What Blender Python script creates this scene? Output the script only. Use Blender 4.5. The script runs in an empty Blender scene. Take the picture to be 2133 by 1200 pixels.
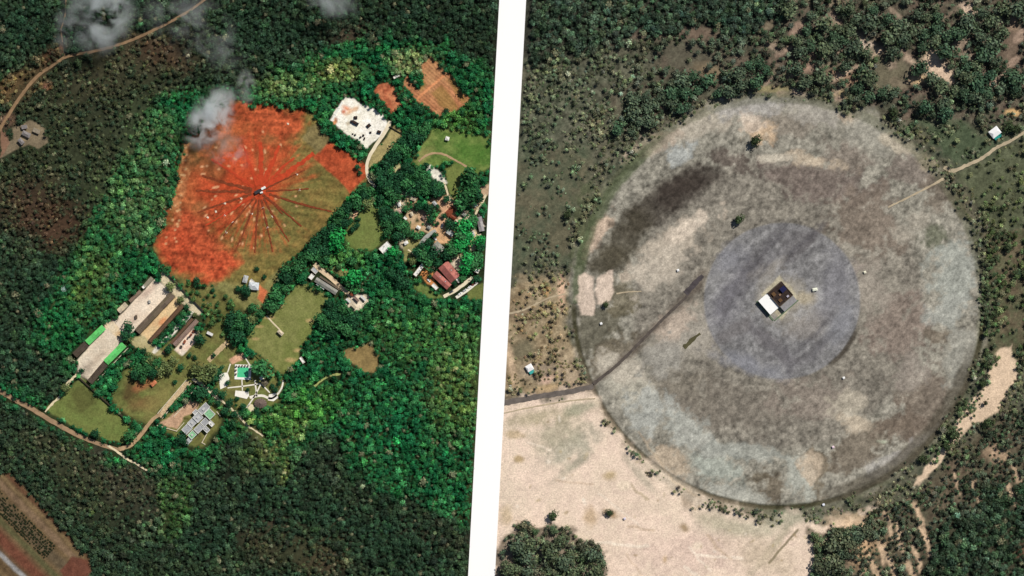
import bpy, bmesh, math, random
import numpy as np

# ------------------------------------------------------------------ camera, sky, sun, exposure
SC = bpy.context.scene
COL = SC.collection
PXM = 0.5                                   # metres per photograph pixel
W_PX, H_PX = 2133.0, 1200.0
ALT = 2400.0
cam = bpy.data.cameras.new('camera'); camo = bpy.data.objects.new('camera', cam); COL.objects.link(camo)
camo.location = (0, 0, ALT); camo.rotation_euler = (0, 0, 0)
cam.sensor_fit = 'HORIZONTAL'; cam.sensor_width = 36.0
cam.lens = 36.0 * ALT / (W_PX * PXM)
cam.clip_start = 50.0; cam.clip_end = 12000.0
SC.camera = camo

SUN_EL, SUN_AZ = 50.0, 42.0                 # azimuth from north (up in the picture), clockwise
world = bpy.data.worlds.new('World'); SC.world = world; world.use_nodes = True
wn = world.node_tree
sky = wn.nodes.new('ShaderNodeTexSky'); sky.sky_type = 'NISHITA'; sky.sun_disc = False
sky.sun_elevation = math.radians(SUN_EL); sky.sun_rotation = math.radians(SUN_AZ)
bgn = wn.nodes.get('Background') or wn.nodes.new('ShaderNodeBackground')
bgn.inputs['Strength'].default_value = 0.05
wn.links.new(sky.outputs[0], bgn.inputs['Color'])
wo = wn.nodes.get('World Output') or wn.nodes.new('ShaderNodeOutputWorld')
wn.links.new(bgn.outputs[0], wo.inputs['Surface'])
sun = bpy.data.lights.new('sun', 'SUN'); sun.energy = 4.45; sun.angle = math.radians(0.6); sun.color = (1.0, 0.95, 0.87)
suno = bpy.data.objects.new('sun', sun); COL.objects.link(suno)
suno.rotation_euler = (math.radians(90 - SUN_EL), 0, math.radians(180 - SUN_AZ))
suno.location = (200, 200, 400)
vs = SC.view_settings
vs.view_transform = 'Standard'; vs.look = 'None'; vs.gamma = 1.0; vs.exposure = 0.0; vs.use_curve_mapping = False
SC.cycles.volume_bounces = 8; SC.cycles.max_bounces = 12; SC.cycles.volume_step_rate = 1.0

random.seed(7); RNG = np.random.default_rng(7)
KL = 0.80                                   # photograph value -> base colour

def P(x, y, z=0.0):                         # photograph pixel -> place on the ground (plan view)
    return ((x - W_PX / 2) * PXM, (H_PX / 2 - y) * PXM, z)

def lin(c, k=KL):
    a = np.asarray(c, float) / 255.0
    l = np.where(a <= 0.04045, a / 12.92, ((a + 0.055) / 1.055) ** 2.4)
    return np.minimum(l * k, 0.86)

# ------------------------------------------------------------------ noise on arrays
class Noise:
    def __init__(s, seed): s.g = np.random.default_rng(seed).random((512, 512)).astype(np.float32)
    def one(s, x, y):
        xi = np.floor(x).astype(int); yi = np.floor(y).astype(int)
        fx = x - xi; fy = y - yi
        fx = fx * fx * (3 - 2 * fx); fy = fy * fy * (3 - 2 * fy)
        a = s.g[yi % 512, xi % 512]; b = s.g[yi % 512, (xi + 1) % 512]
        c = s.g[(yi + 1) % 512, xi % 512]; d = s.g[(yi + 1) % 512, (xi + 1) % 512]
        return (a * (1 - fx) + b * fx) * (1 - fy) + (c * (1 - fx) + d * fx) * fy - 0.5
    def fbm(s, x, y, scale, octv=4, gain=0.55):
        t = 0; a = 1.0; n = 0
        for k in range(octv):
            t = t + a * s.one(x / scale * 2 ** k + 17.3 * k, y / scale * 2 ** k + 9.1 * k); n += a; a *= gain
        return t / n * 2.2                  # about -1..1
NZ = [Noise(k) for k in range(12)]

# ------------------------------------------------------------------ ground maps (plan of soils and plants)
STEP = 2.2
MARG = 50.0
gx = np.arange(-MARG, W_PX + MARG + STEP, STEP); gy = np.arange(-MARG, H_PX + MARG + STEP, STEP)
GX, GY = np.meshgrid(gx, gy)
NY, NX = GX.shape
LEFT = GX < (1068 - 65 * GY / 1200)         # middle of the white strip
n_lo = NZ[0].fbm(GX, GY, 90); n_mid = NZ[1].fbm(GX, GY, 32); n_hi = NZ[2].fbm(GX, GY, 9, 3); n_px = NZ[3].fbm(GX, GY, 4, 2)
WX = NZ[4].fbm(GX, GY, 26, 3); WY = NZ[5].fbm(GX, GY, 26, 3)
G = np.zeros((NY, NX, 3)); V = np.zeros((NY, NX, 3)); D = np.zeros((NY, NX)); S = np.zeros((NY, NX)); Hh = np.zeros((NY, NX))
REG = np.zeros((NY, NX), int)
REGIONS = []                                # (name, label)
def region(name, label):
    REGIONS.append((name, label)); return len(REGIONS) - 1

def window(pts, m):
    a = np.asarray(pts, float)
    x0, y0 = a.min(0) - m; x1, y1 = a.max(0) + m
    i0 = max(0, int((x0 + MARG) / STEP)); i1 = min(NX, int((x1 + MARG) / STEP) + 2)
    j0 = max(0, int((y0 + MARG) / STEP)); j1 = min(NY, int((y1 + MARG) / STEP) + 2)
    return slice(j0, max(j1, j0)), slice(i0, max(i1, i0))

def poly_sd(pts, x, y):                     # signed distance, positive inside
    a = np.asarray(pts, float); d = np.full(x.shape, 1e9); ins = np.zeros(x.shape, bool)
    for k in range(len(a)):
        x0, y0 = a[k]; x1, y1 = a[(k + 1) % len(a)]
        dx, dy = x1 - x0, y1 - y0
        t = np.clip(((x - x0) * dx + (y - y0) * dy) / (dx * dx + dy * dy + 1e-9), 0, 1)
        d = np.minimum(d, np.hypot(x - x0 - t * dx, y - y0 - t * dy))
        c = (y0 > y) != (y1 > y)
        ins ^= c & (x < (x1 - x0) * (y - y0) / (y1 - y0 + 1e-12) + x0)
    return np.where(ins, d, -d)
def line_d(pts, x, y):
    a = np.asarray(pts, float); d = np.full(x.shape, 1e9)
    for k in range(len(a) - 1):
        x0, y0 = a[k]; x1, y1 = a[k + 1]
        dx, dy = x1 - x0, y1 - y0
        t = np.clip(((x - x0) * dx + (y - y0) * dy) / (dx * dx + dy * dy + 1e-9), 0, 1)
        d = np.minimum(d, np.hypot(x - x0 - t * dx, y - y0 - t * dy))
    return d
def sm(d, soft): return np.clip(d / soft + 0.5, 0, 1)

class M:                                    # a soft mask on a window of the map
    def __init__(s, w, m): s.w = w; s.m = m
def poly(pts, soft=4, wob=4):
    w = window(pts, soft + 2 * wob + 4)
    return M(w, sm(poly_sd(pts, GX[w] + WX[w] * wob * 2, GY[w] + WY[w] * wob * 2), soft))
def blob(cx, cy, rx, ry, ang=0, soft=0.5, wob=0.35):
    R = max(rx, ry) * 1.9
    w = window([(cx - R, cy - R), (cx + R, cy + R)], 4)
    a = math.radians(ang); dx = GX[w] - cx; dy = GY[w] - cy
    u = (dx * math.cos(a) + dy * math.sin(a)) / rx; v = (-dx * math.sin(a) + dy * math.cos(a)) / ry
    r = np.hypot(u, v) + wob * (WX[w] + 0.6 * n_hi[w])
    return M(w, np.clip((1 - r) / soft + 0.5, 0, 1))
def stroke(pts, width, soft=2, wob=1):
    w = window(pts, width + soft + 2 * wob + 4)
    return M(w, sm(width / 2 - line_d(pts, GX[w] + WX[w] * wob * 2, GY[w] + WY[w] * wob * 2), soft))
def side(m, left): m.m = m.m * (LEFT[m.w] if left else ~LEFT[m.w]); return m

def soil(m, c, a=1.0, grain=0.12, c2=None, speck=0.0):
    w = m.w; col = lin(c)[None, None, :] * np.ones(m.m.shape + (1,))
    if c2 is not None:
        t = np.clip(0.5 + 0.9 * n_mid[w] + 0.5 * n_hi[w], 0, 1)[..., None]
        col = col * (1 - t) + lin(c2) * t
    col = col * (1 + grain * 2 * (n_hi[w] + 0.7 * n_px[w]))[..., None]
    k = (m.m * a)[..., None]
    G[w] = G[w] * (1 - k) + np.clip(col, 0.004, 0.86) * k
def plant(m, c=None, d=None, s=None, a=1.0, c2=None):
    w = m.w; k = m.m * a
    if c is not None:
        col = np.ones(m.m.shape + (1,)) * lin(c)
        if c2 is not None:
            t = np.clip(0.5 + 1.0 * n_mid[w] + 0.3 * n_lo[w], 0, 1)[..., None]; col = col * (1 - t) + lin(c2) * t
        V[w] = V[w] * (1 - k[..., None]) + col * k[..., None]
    if d is not None: D[w] = D[w] * (1 - k) + d * k
    if s is not None: S[w] = S[w] * (1 - k) + s * k
def mark(m, r, lv=0.5): REG[m.w] = np.where(m.m > lv, r, REG[m.w])
def clear(m): D[m.w] *= (1 - m.m)
ALL = M((slice(0, NY), slice(0, NX)), np.ones((NY, NX)))

R_LEFT = region('woodland_ground', 'darkened green woodland floor around the left site')
R_RIGHT = region('scrub_ground', 'grey green scrub ground around the ringed site on the right')

# ---- left: dimming outside the site painted into soil and plant colours, brighter inside
soil(side(M(ALL.w, ALL.m.copy()), True), (38, 44, 32), c2=(30, 38, 28), grain=0.22)
plant(side(M(ALL.w, ALL.m.copy()), True), (40, 60, 44), 0.85, 3.4, c2=(52, 66, 48))
REG[~LEFT] = R_RIGHT
for b in [(250, 150, 160, 60, -20, (70, 68, 50)), (60, 170, 60, 25, -50, (88, 74, 52)), (160, 330, 170, 90, 10, (60, 66, 46)), (270, 240, 110, 60, -30, (58, 64, 46)), (180, 1010, 110, 50, 45, (56, 62, 44)),
          (60, 430, 70, 60, 0, (74, 58, 46)), (120, 470, 60, 45, 0, (80, 60, 46)), (330, 110, 60, 30, 20, (84, 66, 52)), (740, 70, 60, 24, 0, (80, 70, 56)),
          (15, 180, 40, 16, -45, (120, 96, 66)), (110, 112, 30, 12, -40, (126, 88, 66)), (98, 178, 10, 7, 0, (140, 104, 80)), (10, 250, 20, 14, 0, (130, 100, 84)),
          (260, 1000, 90, 50, 40, (72, 70, 56)), (120, 940, 60, 30, 30, (66, 70, 50)), (560, 1110, 60, 40, 0, (78, 66, 54)), (680, 1150, 60, 40, 0, (92, 76, 58)),
          (600, 1135, 110, 40, 0, (62, 66, 46)), (900, 1110, 70, 30, 20, (66, 62, 48))]:
    m = side(blob(*b[:5], soft=1.0), True); soil(m, b[5], 0.75, 0.25); plant(m, b[5], 0.42, 2.8, a=0.75)
for b in [(60, 60, 70, 60), (560, 60, 120, 50), (850, 40, 160, 50), (160, 60, 30, 70), (40, 760, 60, 80), (600, 1060, 120, 60), (800, 1120, 150, 60), (440, 1120, 70, 50), (90, 600, 60, 50)]:
    m = side(blob(*b, soft=0.8), True); plant(m, (36, 60, 44), 0.97, 3.9, a=0.85, c2=(30, 50, 36))
BRIGHT = [(520, 182), (600, 138), (700, 112), (790, 76), (870, 78), (960, 112), (1006, 145), (1090, 170), (1090, 1180), (985, 1108), (860, 1045), (760, 1010), (725, 960), (690, 886),
          (640, 930), (592, 990), (560, 945), (525, 890), (470, 915), (430, 965), (380, 975), (330, 985), (262, 962), (180, 925), (90, 885), (0, 830), (-60, 800), (-60, 770), (40, 815), (110, 855), (150, 790),
          (125, 750), (70, 715), (62, 660), (110, 600), (160, 520), (190, 445), (235, 370), (300, 270), (345, 198), (420, 178)]
m = side(poly(BRIGHT, 14, 12), True)
soil(m, (34, 48, 28), c2=(58, 66, 38), grain=0.25)  # dark humus floor, darkened further for the shade between crowns
m2 = side(poly(BRIGHT, 34, 20), True); plant(m, None, 0.93, 3.6); plant(m2, (20, 80, 48), c2=(44, 96, 56))
for pts in ([(345, 985), (400, 985), (400, 1075), (350, 1130), (325, 1120)], [(250, 560), (190, 580), (150, 640), (180, 690), (230, 640)]):
    m = side(poly(pts, 20, 14), True); soil(m, (62, 76, 42), 0.7); plant(m, (60, 92, 50), 0.8, 3.2, a=.8)
for b in [(210, 540, 45, 40, (92, 114, 62)), (180, 600, 45, 35, (88, 110, 58)), (600, 180, 60, 25, (120, 138, 86)), (700, 150, 50, 22, (120, 124, 70)), (860, 130, 50, 22, (150, 160, 110)),
          (590, 870, 70, 35, (84, 120, 56)), (560, 950, 50, 30, (88, 112, 62)), (950, 800, 60, 90, (106, 124, 68)), (660, 840, 60, 40, (70, 116, 52)), (880, 700, 120, 50, (74, 112, 58)), (700, 700, 40, 50, (26, 74, 44)),
          (960, 270, 40, 60, (88, 126, 60)), (320, 290, 60, 70, (84, 108, 70)), (285, 420, 70, 80, (92, 114, 74)), (280, 560, 40, 40, (26, 84, 46)), (130, 690, 50, 50, (32, 92, 50)), (720, 520, 50, 40, (80, 118, 62))]:
    m = side(blob(*b[:4], 0, 0.9), True); plant(m, b[4], a=0.6); soil(m, b[4], 0.25)
m = side(stroke([(640, 880), (560, 950), (520, 890), (470, 850)], 22, 18, 8), True); soil(m, (110, 112, 70), 0.7); plant(m, (96, 116, 68), 0.7, 3.0, a=.7)
m = side(stroke([(600, 960), (585, 1000)], 14, 8, 4), True); plant(m, (110, 120, 70), 0.7, 3.0)

# ---- left: the cleared red field
R_RED = region('red_earth_field', 'large cleared field of red earth and olive grass in the left site')
FIELD = [(478, 202), (500, 205), (520, 222), (640, 226), (656, 246), (700, 300), (762, 345), (768, 372), (735, 405), (700, 440), (668, 478), (640, 508), (606, 540), (575, 585), (555, 640), (525, 628),
         (490, 600), (440, 592), (372, 578), (335, 548), (316, 520), (340, 470), (366, 410), (374, 350), (388, 300), (432, 262), (466, 222)]
m = side(poly(FIELD, 3, 3), True); clear(m); mark(m, R_RED)
soil(m, (120, 112, 62), c2=(138, 116, 66), grain=0.14)
for pts, c, a in [([(480, 203), (505, 212), (640, 230), (636, 252), (596, 330), (548, 395), (470, 440), (430, 462), (470, 500), (492, 545), (445, 588), (372, 575), (330, 545), (318, 518), (345, 465), (372, 395), (382, 330), (400, 292), (440, 262)], (168, 70, 42), 0.68),
                  ([(330, 545), (318, 518), (348, 462), (380, 440), (420, 470), (462, 510), (494, 545), (445, 590), (372, 575)], (180, 74, 46), 0.9),
                  ([(480, 204), (500, 212), (640, 230), (626, 262), (590, 290), (520, 260), (470, 240)], (176, 78, 48), 0.7)]:
    m = side(poly(pts, 22, 12), True); soil(m, c, a, 0.25, c2=(184, 86, 54))
mw = window(FIELD, 2); rstk = NZ[10].fbm((GX[mw] + GY[mw] * 2) * .12, (GY[mw] - GX[mw] * .12), 7, 3); rin = poly_sd(FIELD, GX[mw], GY[mw]) > 0
G[mw] *= np.where(rin, 1 + .42 * rstk + .18 * n_px[mw], 1)[..., None]
soil(blob(540, 400, 36, 30, 0, 0.9), (206, 80, 44), 0.95)
mw = window([(380, 240), (720, 560)], 2); rx_, ry_ = GX[mw] - 541, GY[mw] - 399; rr_ = np.hypot(rx_, ry_); th_ = np.arctan2(ry_, rx_)
rut = NZ[6].fbm(np.cos(th_) * 95 + 300, np.sin(th_) * 95 + rr_ * .05, 7, 4, .75) + .35 * n_hi[mw]
wred = np.clip(.45 + .62 * np.cos(th_ + 2.75) + .75 * np.exp(-rr_ / 30) + .85 * rut, 0, 1) * np.clip((142 - rr_) / 24, 0, 1) * (poly_sd(FIELD, GX[mw], GY[mw]) > 2)
soil(M(mw, wred), (166, 66, 38), .92, .28, c2=(188, 84, 52))
for b in [(470, 380, 80, 45, -8), (500, 340, 50, 50, 40), (560, 350, 40, 50, -60), (590, 372, 60, 16, -32)]:
    soil(blob(*b, soft=1.0), (198, 80, 46), 0.4)
for b in [(440, 350, 30, 20, 30), (545, 330, 14, 24, 10), (470, 300, 40, 18, -30), (420, 430, 18, 12, 0), (560, 290, 18, 12, 0), (400, 330, 14, 24, 20)]:
    soil(blob(*b, soft=0.9), (126, 106, 64), 0.5)
soil(poly([(690, 294), (764, 344), (762, 368), (733, 402), (702, 372), (652, 326)], 4, 2.5), (176, 74, 46), .92, .22, c2=(190, 88, 56))
soil(poly([(640, 268), (668, 262), (700, 292), (668, 318), (628, 296)], 6, 4), (128, 116, 78), 0.9, 0.25)
soil(poly([(352, 470), (370, 395), (382, 300), (395, 290), (388, 400), (365, 470)], 8, 6), (170, 84, 52), 0.7, 0.3, c2=(205, 150, 100))
for k in range(90):                         # pale spoil beside the trenches
    t = random.random() * 6.283; r = 30 + random.random() * 105
    x, y = 540 + r * math.cos(t), 400 + r * math.sin(t)
    if x < 560 or random.random() < 0.25: soil(blob(x, y, 2.2 + random.random() * 2.5, 2, t * 50, 0.8), (232, 176, 130), 0.8)
for k in range(70):
    x = 352 + random.random() * 45; y = 270 + random.random() * 240
    soil(blob(x - (y - 270) * 0.12, y, 2.5, 2.2, 0, 0.8), (226, 190, 140), 0.55)
soil(poly([(545, 590), (600, 545), (560, 610), (540, 660), (500, 640), (430, 640), (390, 600), (440, 590)], 10, 6), (136, 132, 82), 0.9, 0.2)
clear(poly([(430, 600), (480, 590), (545, 590), (560, 640), (520, 655), (470, 640)], 6, 4))

# ---- left: lawns, yards, tilled land
m = poly([(345, 556), (400, 585), (450, 600), (505, 640), (500, 690), (470, 700), (432, 690), (428, 652)], 10, 6); soil(m, (124, 116, 68), 0.8, 0.25, c2=(96, 100, 54)); plant(m, (64, 88, 50), 0.36, 3.6)
R_PITCH = region('sports_field', 'olive green sports field with worn edges in the left site')
m = poly([(517, 698), (553, 660), (583, 636), (608, 605), (627, 588), (640, 594), (656, 604), (690, 620), (676, 632), (670, 655), (652, 678), (642, 705), (628, 724), (622, 745), (596, 778), (582, 776), (556, 752), (514, 722)], 3, 2)
soil(m, (122, 130, 70), c2=(132, 134, 80), grain=0.1); clear(m); mark(m, R_PITCH)
for b in [(531, 706, 8, 3), (620, 730, 8, 4), (605, 750, 10, 4), (583, 637, 6, 4), (645, 668, 8, 4), (560, 662, 10, 3), (540, 680, 9, 3)]: soil(blob(*b, soft=1), (200, 170, 120), 0.75)
soil(blob(640, 605, 20, 10, 30, 1), (120, 124, 72), 0.6)
R_LAWN = region('lawn', 'open olive lawns between the buildings of the left site')
for pts in ([(757, 420), (803, 428), (804, 468), (796, 505), (775, 522), (735, 520), (715, 492), (742, 462)],
            [(166, 786), (182, 800), (250, 862), (268, 880), (272, 905), (258, 922), (205, 912), (110, 868), (96, 854), (128, 826)],
            [(925, 345), (975, 345), (963, 378), (955, 402), (942, 414), (931, 385)], [(945, 400), (965, 390), (962, 415), (945, 418)]):
    m = poly(pts, 4, 3); soil(m, (122, 130, 72), c2=(110, 124, 66), grain=0.12); clear(m); mark(m, R_LAWN)
soil(blob(172, 832, 28, 30, 60, 0.8), (92, 92, 52), 0.75)
for pts in ([(270, 760), (380, 700), (440, 690), (470, 715), (450, 770), (400, 800), (350, 850), (300, 880), (270, 870), (230, 830), (250, 790)],
            [(440, 690), (480, 690), (500, 735), (470, 770), (440, 770)], [(460, 770), (530, 740), (590, 780), (585, 830), (540, 860), (500, 850), (450, 820)],
            [(330, 880), (400, 830), (450, 830), (460, 880), (420, 930), (380, 930)]):
    m = poly(pts, 8, 5); soil(m, (126, 122, 72), c2=(106, 114, 62), grain=0.2); clear(m); mark(m, R_LAWN)
for b in [(270, 815, 16, 26, 0, (92, 70, 46)), (300, 800, 22, 10, -30, (176, 110, 76)), (240, 800, 20, 24, 20, (74, 92, 48)), (300, 840, 30, 14, 0, (130, 96, 64)), (330, 830, 40, 18, -40, (140, 130, 78))]:
    soil(blob(*b[:5], soft=0.9), b[5], 0.7)
for x, y in [(861, 414), (884, 452), (872, 474), (906, 424), (858, 446), (894, 474), (960, 540), (985, 488), (952, 462), (968, 448), (846, 506), (990, 426), (832, 432)]: m = blob(x, y, 15, 10, random.uniform(0, 180), .6, .6); soil(m, random.choice([(222, 190, 152), (206, 172, 130), (232, 214, 184)]), .9); clear(m)
R_MEADOW = region('meadow', 'bright green meadow at the upper right of the left site')
m = side(poly([(862, 330), (885, 290), (900, 262), (960, 270), (1020, 280), (1022, 350), (985, 375), (965, 350), (930, 340), (900, 345), (870, 345)], 6, 4), True)
soil(m, (92, 124, 58), c2=(122, 136, 74), grain=0.16); clear(m); mark(m, R_MEADOW)
soil(blob(985, 320, 34, 28, 0, 0.9), (72, 118, 46), 0.6); soil(blob(880, 325, 22, 10, -40, 1), (160, 150, 96), 0.6)
m = poly([(820, 262), (842, 278), (818, 310), (790, 338), (768, 352), (775, 325), (800, 290)], 3, 2); soil(m, (172, 158, 108), grain=0.14); clear(m); mark(m, R_LAWN)
R_PIT = region('white_gravel_pad', 'dazzling white gravel building pad with rusty stains')
PAD = [(716, 204), (735, 205), (775, 228), (800, 240), (812, 262), (785, 290), (768, 308), (754, 298), (730, 283), (705, 268), (687, 252)]
m = poly(PAD, 2.5, 2.5); soil(m, (252, 246, 226), grain=0.10, c2=(255, 250, 240)); clear(m); mark(m, R_PIT)
for b in [(722, 226, 10, 6, 30, (222, 130, 80)), (716, 233, 5, 5, 0, (214, 110, 62)), (699, 250, 4, 5, 0, (170, 96, 50)), (725, 258, 6, 5, 0, (190, 176, 150)), (741, 228, 6, 5, 0, (208, 180, 150)), (730, 232, 16, 5, -30, (236, 190, 150)), (696, 256, 5, 4, 0, (214, 130, 60))]:
    soil(blob(*b[:5], soft=0.8), b[5], 0.85)
R_TILL = region('tilled_field', 'ploughed reddish fields with fine furrows beyond the white pad')
P1 = [(778, 190), (788, 178), (806, 173), (819, 180), (842, 220), (818, 236), (806, 218)]
P2 = [(878, 134), (900, 117), (926, 148), (940, 157), (982, 210), (944, 232), (915, 243), (866, 207), (838, 175), (848, 153), (868, 186), (880, 178)]
m = poly(P1, 2.5, 2.5); soil(m, (176, 96, 66), grain=0.25, c2=(205, 140, 100)); clear(m); mark(m, R_TILL)
m = poly(P2, 2.5, 1.5); soil(m, (190, 128, 90), grain=0.16, c2=(180, 134, 94)); clear(m); mark(m, R_TILL)
uu = (GX[m.w] * 0.66 - GY[m.w] * 0.75); st = np.sin(uu * 2 * math.pi / 6.6)
G[m.w] *= (1 + 0.24 * st * m.m)[..., None]; Hh[m.w] += 0.18 * st * m.m
for pts in ([(900, 195), (920, 178), (955, 222), (938, 232), (915, 222)], [(862, 168), (876, 160), (890, 178), (878, 190)], [(930, 168), (945, 165), (975, 208), (962, 214)]):
    soil(poly(pts, 5, 2), (150, 120, 66), 0.7)
soil(stroke([(868, 207), (926, 156)], 5, 2, 0.6), (222, 150, 104), 0.95)
m = side(poly([(20, 985), (190, 1165), (186, 1262), (-60, 1262), (-60, 985)], 5, 2), True)   # tilled strips at the lower left corner
R_STRIP = region('strip_field', 'brown and red strip fields at the lower left corner')
soil(m, (118, 98, 70), grain=0.2, c2=(98, 82, 60)); clear(m); mark(m, R_STRIP)
uu = GX[m.w] * 0.70 - (GY[m.w] - 985) * 0.70
for u0, u1, c in [(22, 40, (96, 80, 54)), (2, 20, (98, 68, 50)), (-6, 2, (126, 106, 76)), (-24, -8, (128, 106, 84)), (-58, -30, (96, 84, 66)), (-76, -62, (90, 90, 60)), (-110, -80, (112, 66, 52)), (-122, -112, (168, 168, 168)), (-140, -124, (92, 74, 52))]:
    t = np.clip(1.5 - np.abs((uu + 2 * WX[m.w]) - (u0 + u1) / 2) * 2 / (u1 - u0) * 1.2, 0, 1) * m.m
    soil(M(m.w, t), c, 0.85, 0.18)
for k in range(5): soil(M(m.w, np.clip(1.4 - np.abs(uu - (14 - 2 + 4 * k)), 0, 1) * m.m), (160, 136, 100), 0.35)
soil(poly([(150, 1160), (186, 1168), (190, 1200), (140, 1215), (126, 1188)], 4, 2), (112, 64, 52), 0.8)
# yards of the walled compound
R_YARD = region('concrete_yard', 'pale concrete yards between the long sheds of the compound')
for pts, c, c2 in [([(322, 582), (346, 598), (356, 608), (282, 688), (262, 704), (232, 668), (250, 656), (270, 636)], (246, 230, 208), (226, 206, 184)),
                   ([(366, 618), (380, 630), (376, 640), (310, 708), (296, 706), (293, 697)], (230, 204, 158), (222, 186, 140)),
                   ([(232, 664), (262, 700), (256, 712), (223, 690), (214, 674)], (238, 222, 194), (214, 188, 150)),
                   ([(222, 684), (254, 711), (218, 752), (184, 792), (162, 778), (160, 752), (188, 718)], (238, 224, 202), (214, 198, 176)),
                   ([(336, 560), (348, 570), (424, 648), (414, 656), (398, 650), (380, 632), (348, 602), (334, 586)], (224, 208, 176), (212, 200, 166)),
                   ([(262, 704), (300, 700), (318, 715), (345, 738), (330, 742), (280, 722)], (196, 184, 140), (170, 160, 110)),
                   ([(402, 682), (418, 700), (380, 742), (362, 730)], (250, 240, 224), (232, 196, 170))]:
    m = poly(pts, 2.2, 1.0); soil(m, c, grain=0.08, c2=c2); clear(m); mark(m, R_YARD)
soil(stroke([(399, 652), (322, 732)], 9, 2, 0.8), (250, 244, 228), 0.95)
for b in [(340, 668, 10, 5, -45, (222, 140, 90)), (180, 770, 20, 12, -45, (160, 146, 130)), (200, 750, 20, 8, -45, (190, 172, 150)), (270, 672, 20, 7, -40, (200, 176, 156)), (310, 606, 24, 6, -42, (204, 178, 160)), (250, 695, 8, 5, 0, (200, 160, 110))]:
    soil(blob(*b[:5], soft=1), b[5], 0.7)  # stains, and cloud shade painted as grey blobs in the lower yard
for pts, c in [([(399, 830), (416, 842), (404, 858), (382, 868), (370, 894), (328, 884), (360, 866)], (206, 168, 138)), ([(478, 747), (503, 734), (512, 743), (506, 751), (485, 760)], (226, 178, 146)),
               ([(718, 624), (737, 613), (770, 613), (774, 626), (759, 639), (748, 650), (718, 639)], (240, 224, 200)), ([(884, 345), (896, 342), (918, 358), (932, 380), (922, 384), (900, 370)], (246, 240, 224)),
               ([(540, 592), (556, 606), (548, 634), (536, 620)], (216, 120, 80)), ([(884, 548), (900, 556), (908, 598), (890, 590), (876, 572)], (222, 150, 92)), ([(904, 470), (918, 464), (960, 485), (940, 510), (905, 505)], (224, 180, 136)),
               ([(905, 415), (935, 405), (955, 425), (952, 455), (925, 470), (908, 480), (905, 460), (920, 440)], (222, 176, 140)), ([(934, 545), (958, 534), (974, 536), (966, 556), (956, 566)], (230, 214, 190)),
               ([(672, 556), (720, 560), (738, 576), (712, 580)], (142, 136, 86)), ([(712, 730), (770, 712), (790, 740), (786, 782), (760, 775), (724, 752)], (150, 128, 84)), ([(845, 405), (872, 414), (862, 425), (846, 422)], (220, 200, 150)),
               ([(726, 448), (742, 436), (748, 442), (732, 462)], (224, 180, 144)), ([(838, 510), (862, 492), (880, 505), (866, 530), (842, 545)], (150, 146, 92)), ([(25, 268), (62, 250), (92, 268), (102, 300), (80, 310), (60, 300), (40, 310), (0, 330), (0, 300), (28, 290)], (132, 118, 96)),
               ([(0, 268), (14, 280), (20, 300), (0, 330)], (138, 106, 86)), ([(972, 455), (1000, 445), (1012, 470), (998, 476)], (224, 214, 196)), ([(975, 510), (996, 480), (1000, 500), (984, 525)], (236, 206, 160)), ([(872, 440), (890, 436), (896, 452), (880, 466), (870, 456)], (214, 176, 140)), ([(828, 398), (842, 392), (850, 404), (838, 412)], (206, 196, 150)), ([(818, 350), (834, 340), (838, 352), (826, 362)], (196, 188, 140)), ([(958, 540), (972, 532), (968, 556), (958, 566)], (232, 214, 186)), ([(1000, 385), (1022, 380), (1018, 405), (1004, 420)], (196, 166, 136)), ([(866, 584), (905, 606), (926, 620), (900, 622), (862, 600)], (112, 130, 70)), ([(972, 600), (1006, 590), (1004, 625), (975, 622)], (118, 126, 70))]:
    m = side(poly(pts, 3, 2), True); soil(m, c, 0.95, 0.14); clear(m); mark(m, R_YARD)
for b in [(1180, 0, 1, 1)]: pass
for pts in ([(850, 480), (870, 520), (850, 560)],): clear(stroke(pts, 8, 4))

# ---- right: scrub, ring, gravel disc, sand
gr_ = [(1250, 150, 110, 40, -15), (1180, 220, 100, 60, 0), (1150, 310, 90, 60, 0)]
rt = side(M(ALL.w, ALL.m.copy()), False)
soil(rt, (88, 92, 76), c2=(104, 100, 84), grain=0.25); plant(rt, (84, 94, 74), 0.42, 3.0, c2=(104, 104, 84))
NORTH = [(1090, -60), (2200, -60), (2200, 230), (2090, 245), (2010, 250), (1950, 230), (1880, 262), (1790, 215), (1640, 182), (1500, 200), (1380, 262), (1330, 290), (1290, 250), (1200, 150), (1120, 110), (1080, 130)]
m = side(poly(NORTH, 30, 16), False); soil(m, (116, 100, 88), 0.9, 0.3, c2=(78, 80, 66)); plant(m, (56, 68, 56), 0.55, 5.0, c2=(80, 88, 72))
m = side(poly([(1080, -60), (1640, -60), (1640, 80), (1480, 60), (1330, 70), (1220, 120), (1120, 130), (1080, 130)], 20, 12), False); plant(m, (50, 68, 56), 0.9, 5.0, c2=(62, 78, 62)); soil(m, (50, 54, 46), 0.8)
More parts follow.
